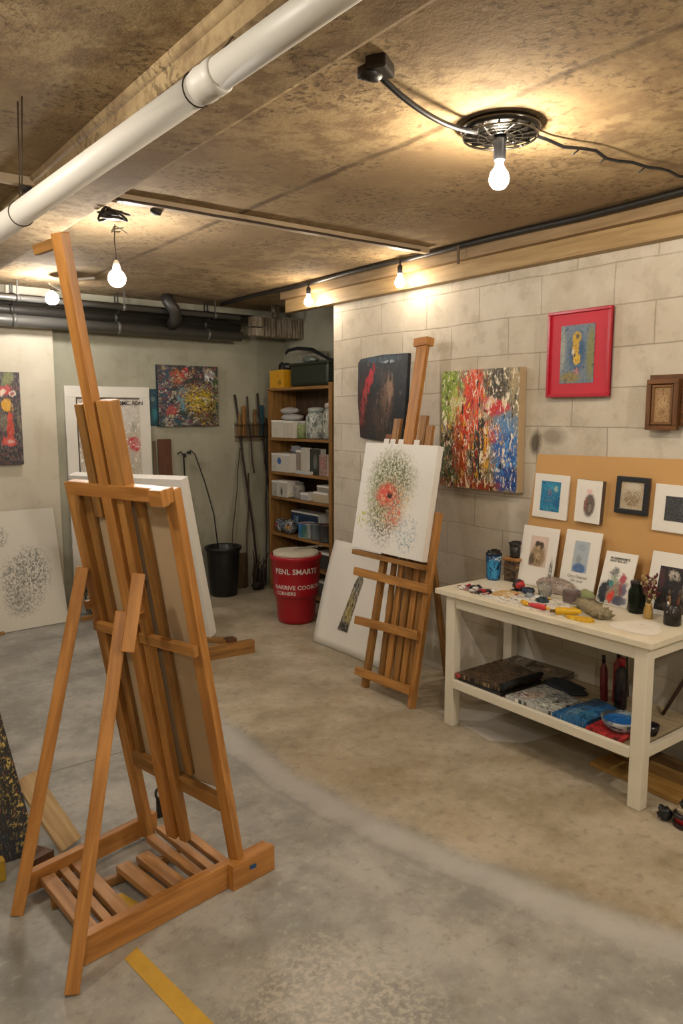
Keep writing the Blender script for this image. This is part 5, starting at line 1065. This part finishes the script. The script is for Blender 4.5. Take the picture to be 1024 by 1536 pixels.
# ------------------------------------------------------------------ RED BARREL
BC = V((3.28, 4.90, 0))
t = thing('red_bucket', BC, 'large red bucket with white lettering in front of the bookshelf', 'bucket')
REDB = plain('a01220', .35, 0, .08, 6)
BB = MB().lathe(BC, [(.135, 0), (.146, .008), (.15, .04), (.162, .20), (.168, .215), (.178, .22), (.180, .235), (.188, .36), (.197, .50), (.203, .505), (.208, .53), (.206, .548), (.196, .55), (.185, .5), (.14, .03)], 56).build('bucket_body', REDB, t)
def rad(z): return .180 + (z-.235)/(.50-.235)*.017
vd = math.atan2(-BC.y, -BC.x)
def wrap(z0, a0):
    return lambda x, y: BC + V((math.cos(vd + a0 + x/rad(z0))*(rad(z0+y)+.0015), math.sin(vd + a0 + x/rad(z0))*(rad(z0+y)+.0015), z0+y))
WT = plain('d8cfc8', .6)
text_mesh('lettering', 'PENL SMARTS', .060, WT, BB, wrap(.415, -.95)); text_mesh('lettering', 'NARRIVE COOBONN', .047, WT, BB, wrap(.292, -1.05)); text_mesh('lettering', 'CORNERS', .040, WT, BB, wrap(.246, -1.0))
t = thing('paper_bundle', BC+V((0, 0, .5)), 'rolled off-white papers filling the top of the red bucket', 'paper')
m_ = MB(); m_.lathe(BC, [(.17, .50), (.181, .53), (.184, .566), (.176, .572), (.10, .580), (.001, .574)], 40); m_.build('roll', plain('bdb6a6', .8, 0, .1, 14), t)
for i in range(3):
    m_ = MB(); p = [BC+V((.02+.05*i+.10*math.cos(a), -.06+.10*math.sin(a)*.6, .585+.003*i)) for a in [k*.25 for k in range(9)]]; m_.tube(p, .004, 6); m_.build('paper_edge', plain('958e80', .8), t)

# ------------------------------------------------------------------ camera
cam = bpy.data.cameras.new('camera'); co = bpy.data.objects.new('camera', cam); C.objects.link(co)
P_, Yw = math.radians(7.42703), math.radians(37.35036)
fw = V((math.sin(Yw)*math.cos(P_), math.cos(Yw)*math.cos(P_), -math.sin(P_))); rt = V((math.cos(Yw), -math.sin(Yw), 0)); up = rt.cross(fw)
co.matrix_world = Matrix(((rt.x, up.x, -fw.x, 0), (rt.y, up.y, -fw.y, 0), (rt.z, up.z, -fw.z, 1.65), (0, 0, 0, 1)))
cam.sensor_fit = 'HORIZONTAL'; cam.sensor_width = 36; cam.lens = 36*1120/1024; cam.clip_start = .02
bpy.context.scene.camera = co
w = bpy.data.worlds.new('world'); bpy.context.scene.world = w; w.use_nodes = True
w.node_tree.nodes['Background'].inputs[0].default_value = (.5, .45, .4, 1); w.node_tree.nodes['Background'].inputs[1].default_value = .02
vs = bpy.context.scene.view_settings
vs.view_transform = 'Standard'; vs.look = 'None'; vs.gamma = 1; vs.use_curve_mapping = False; vs.exposure = 0.9
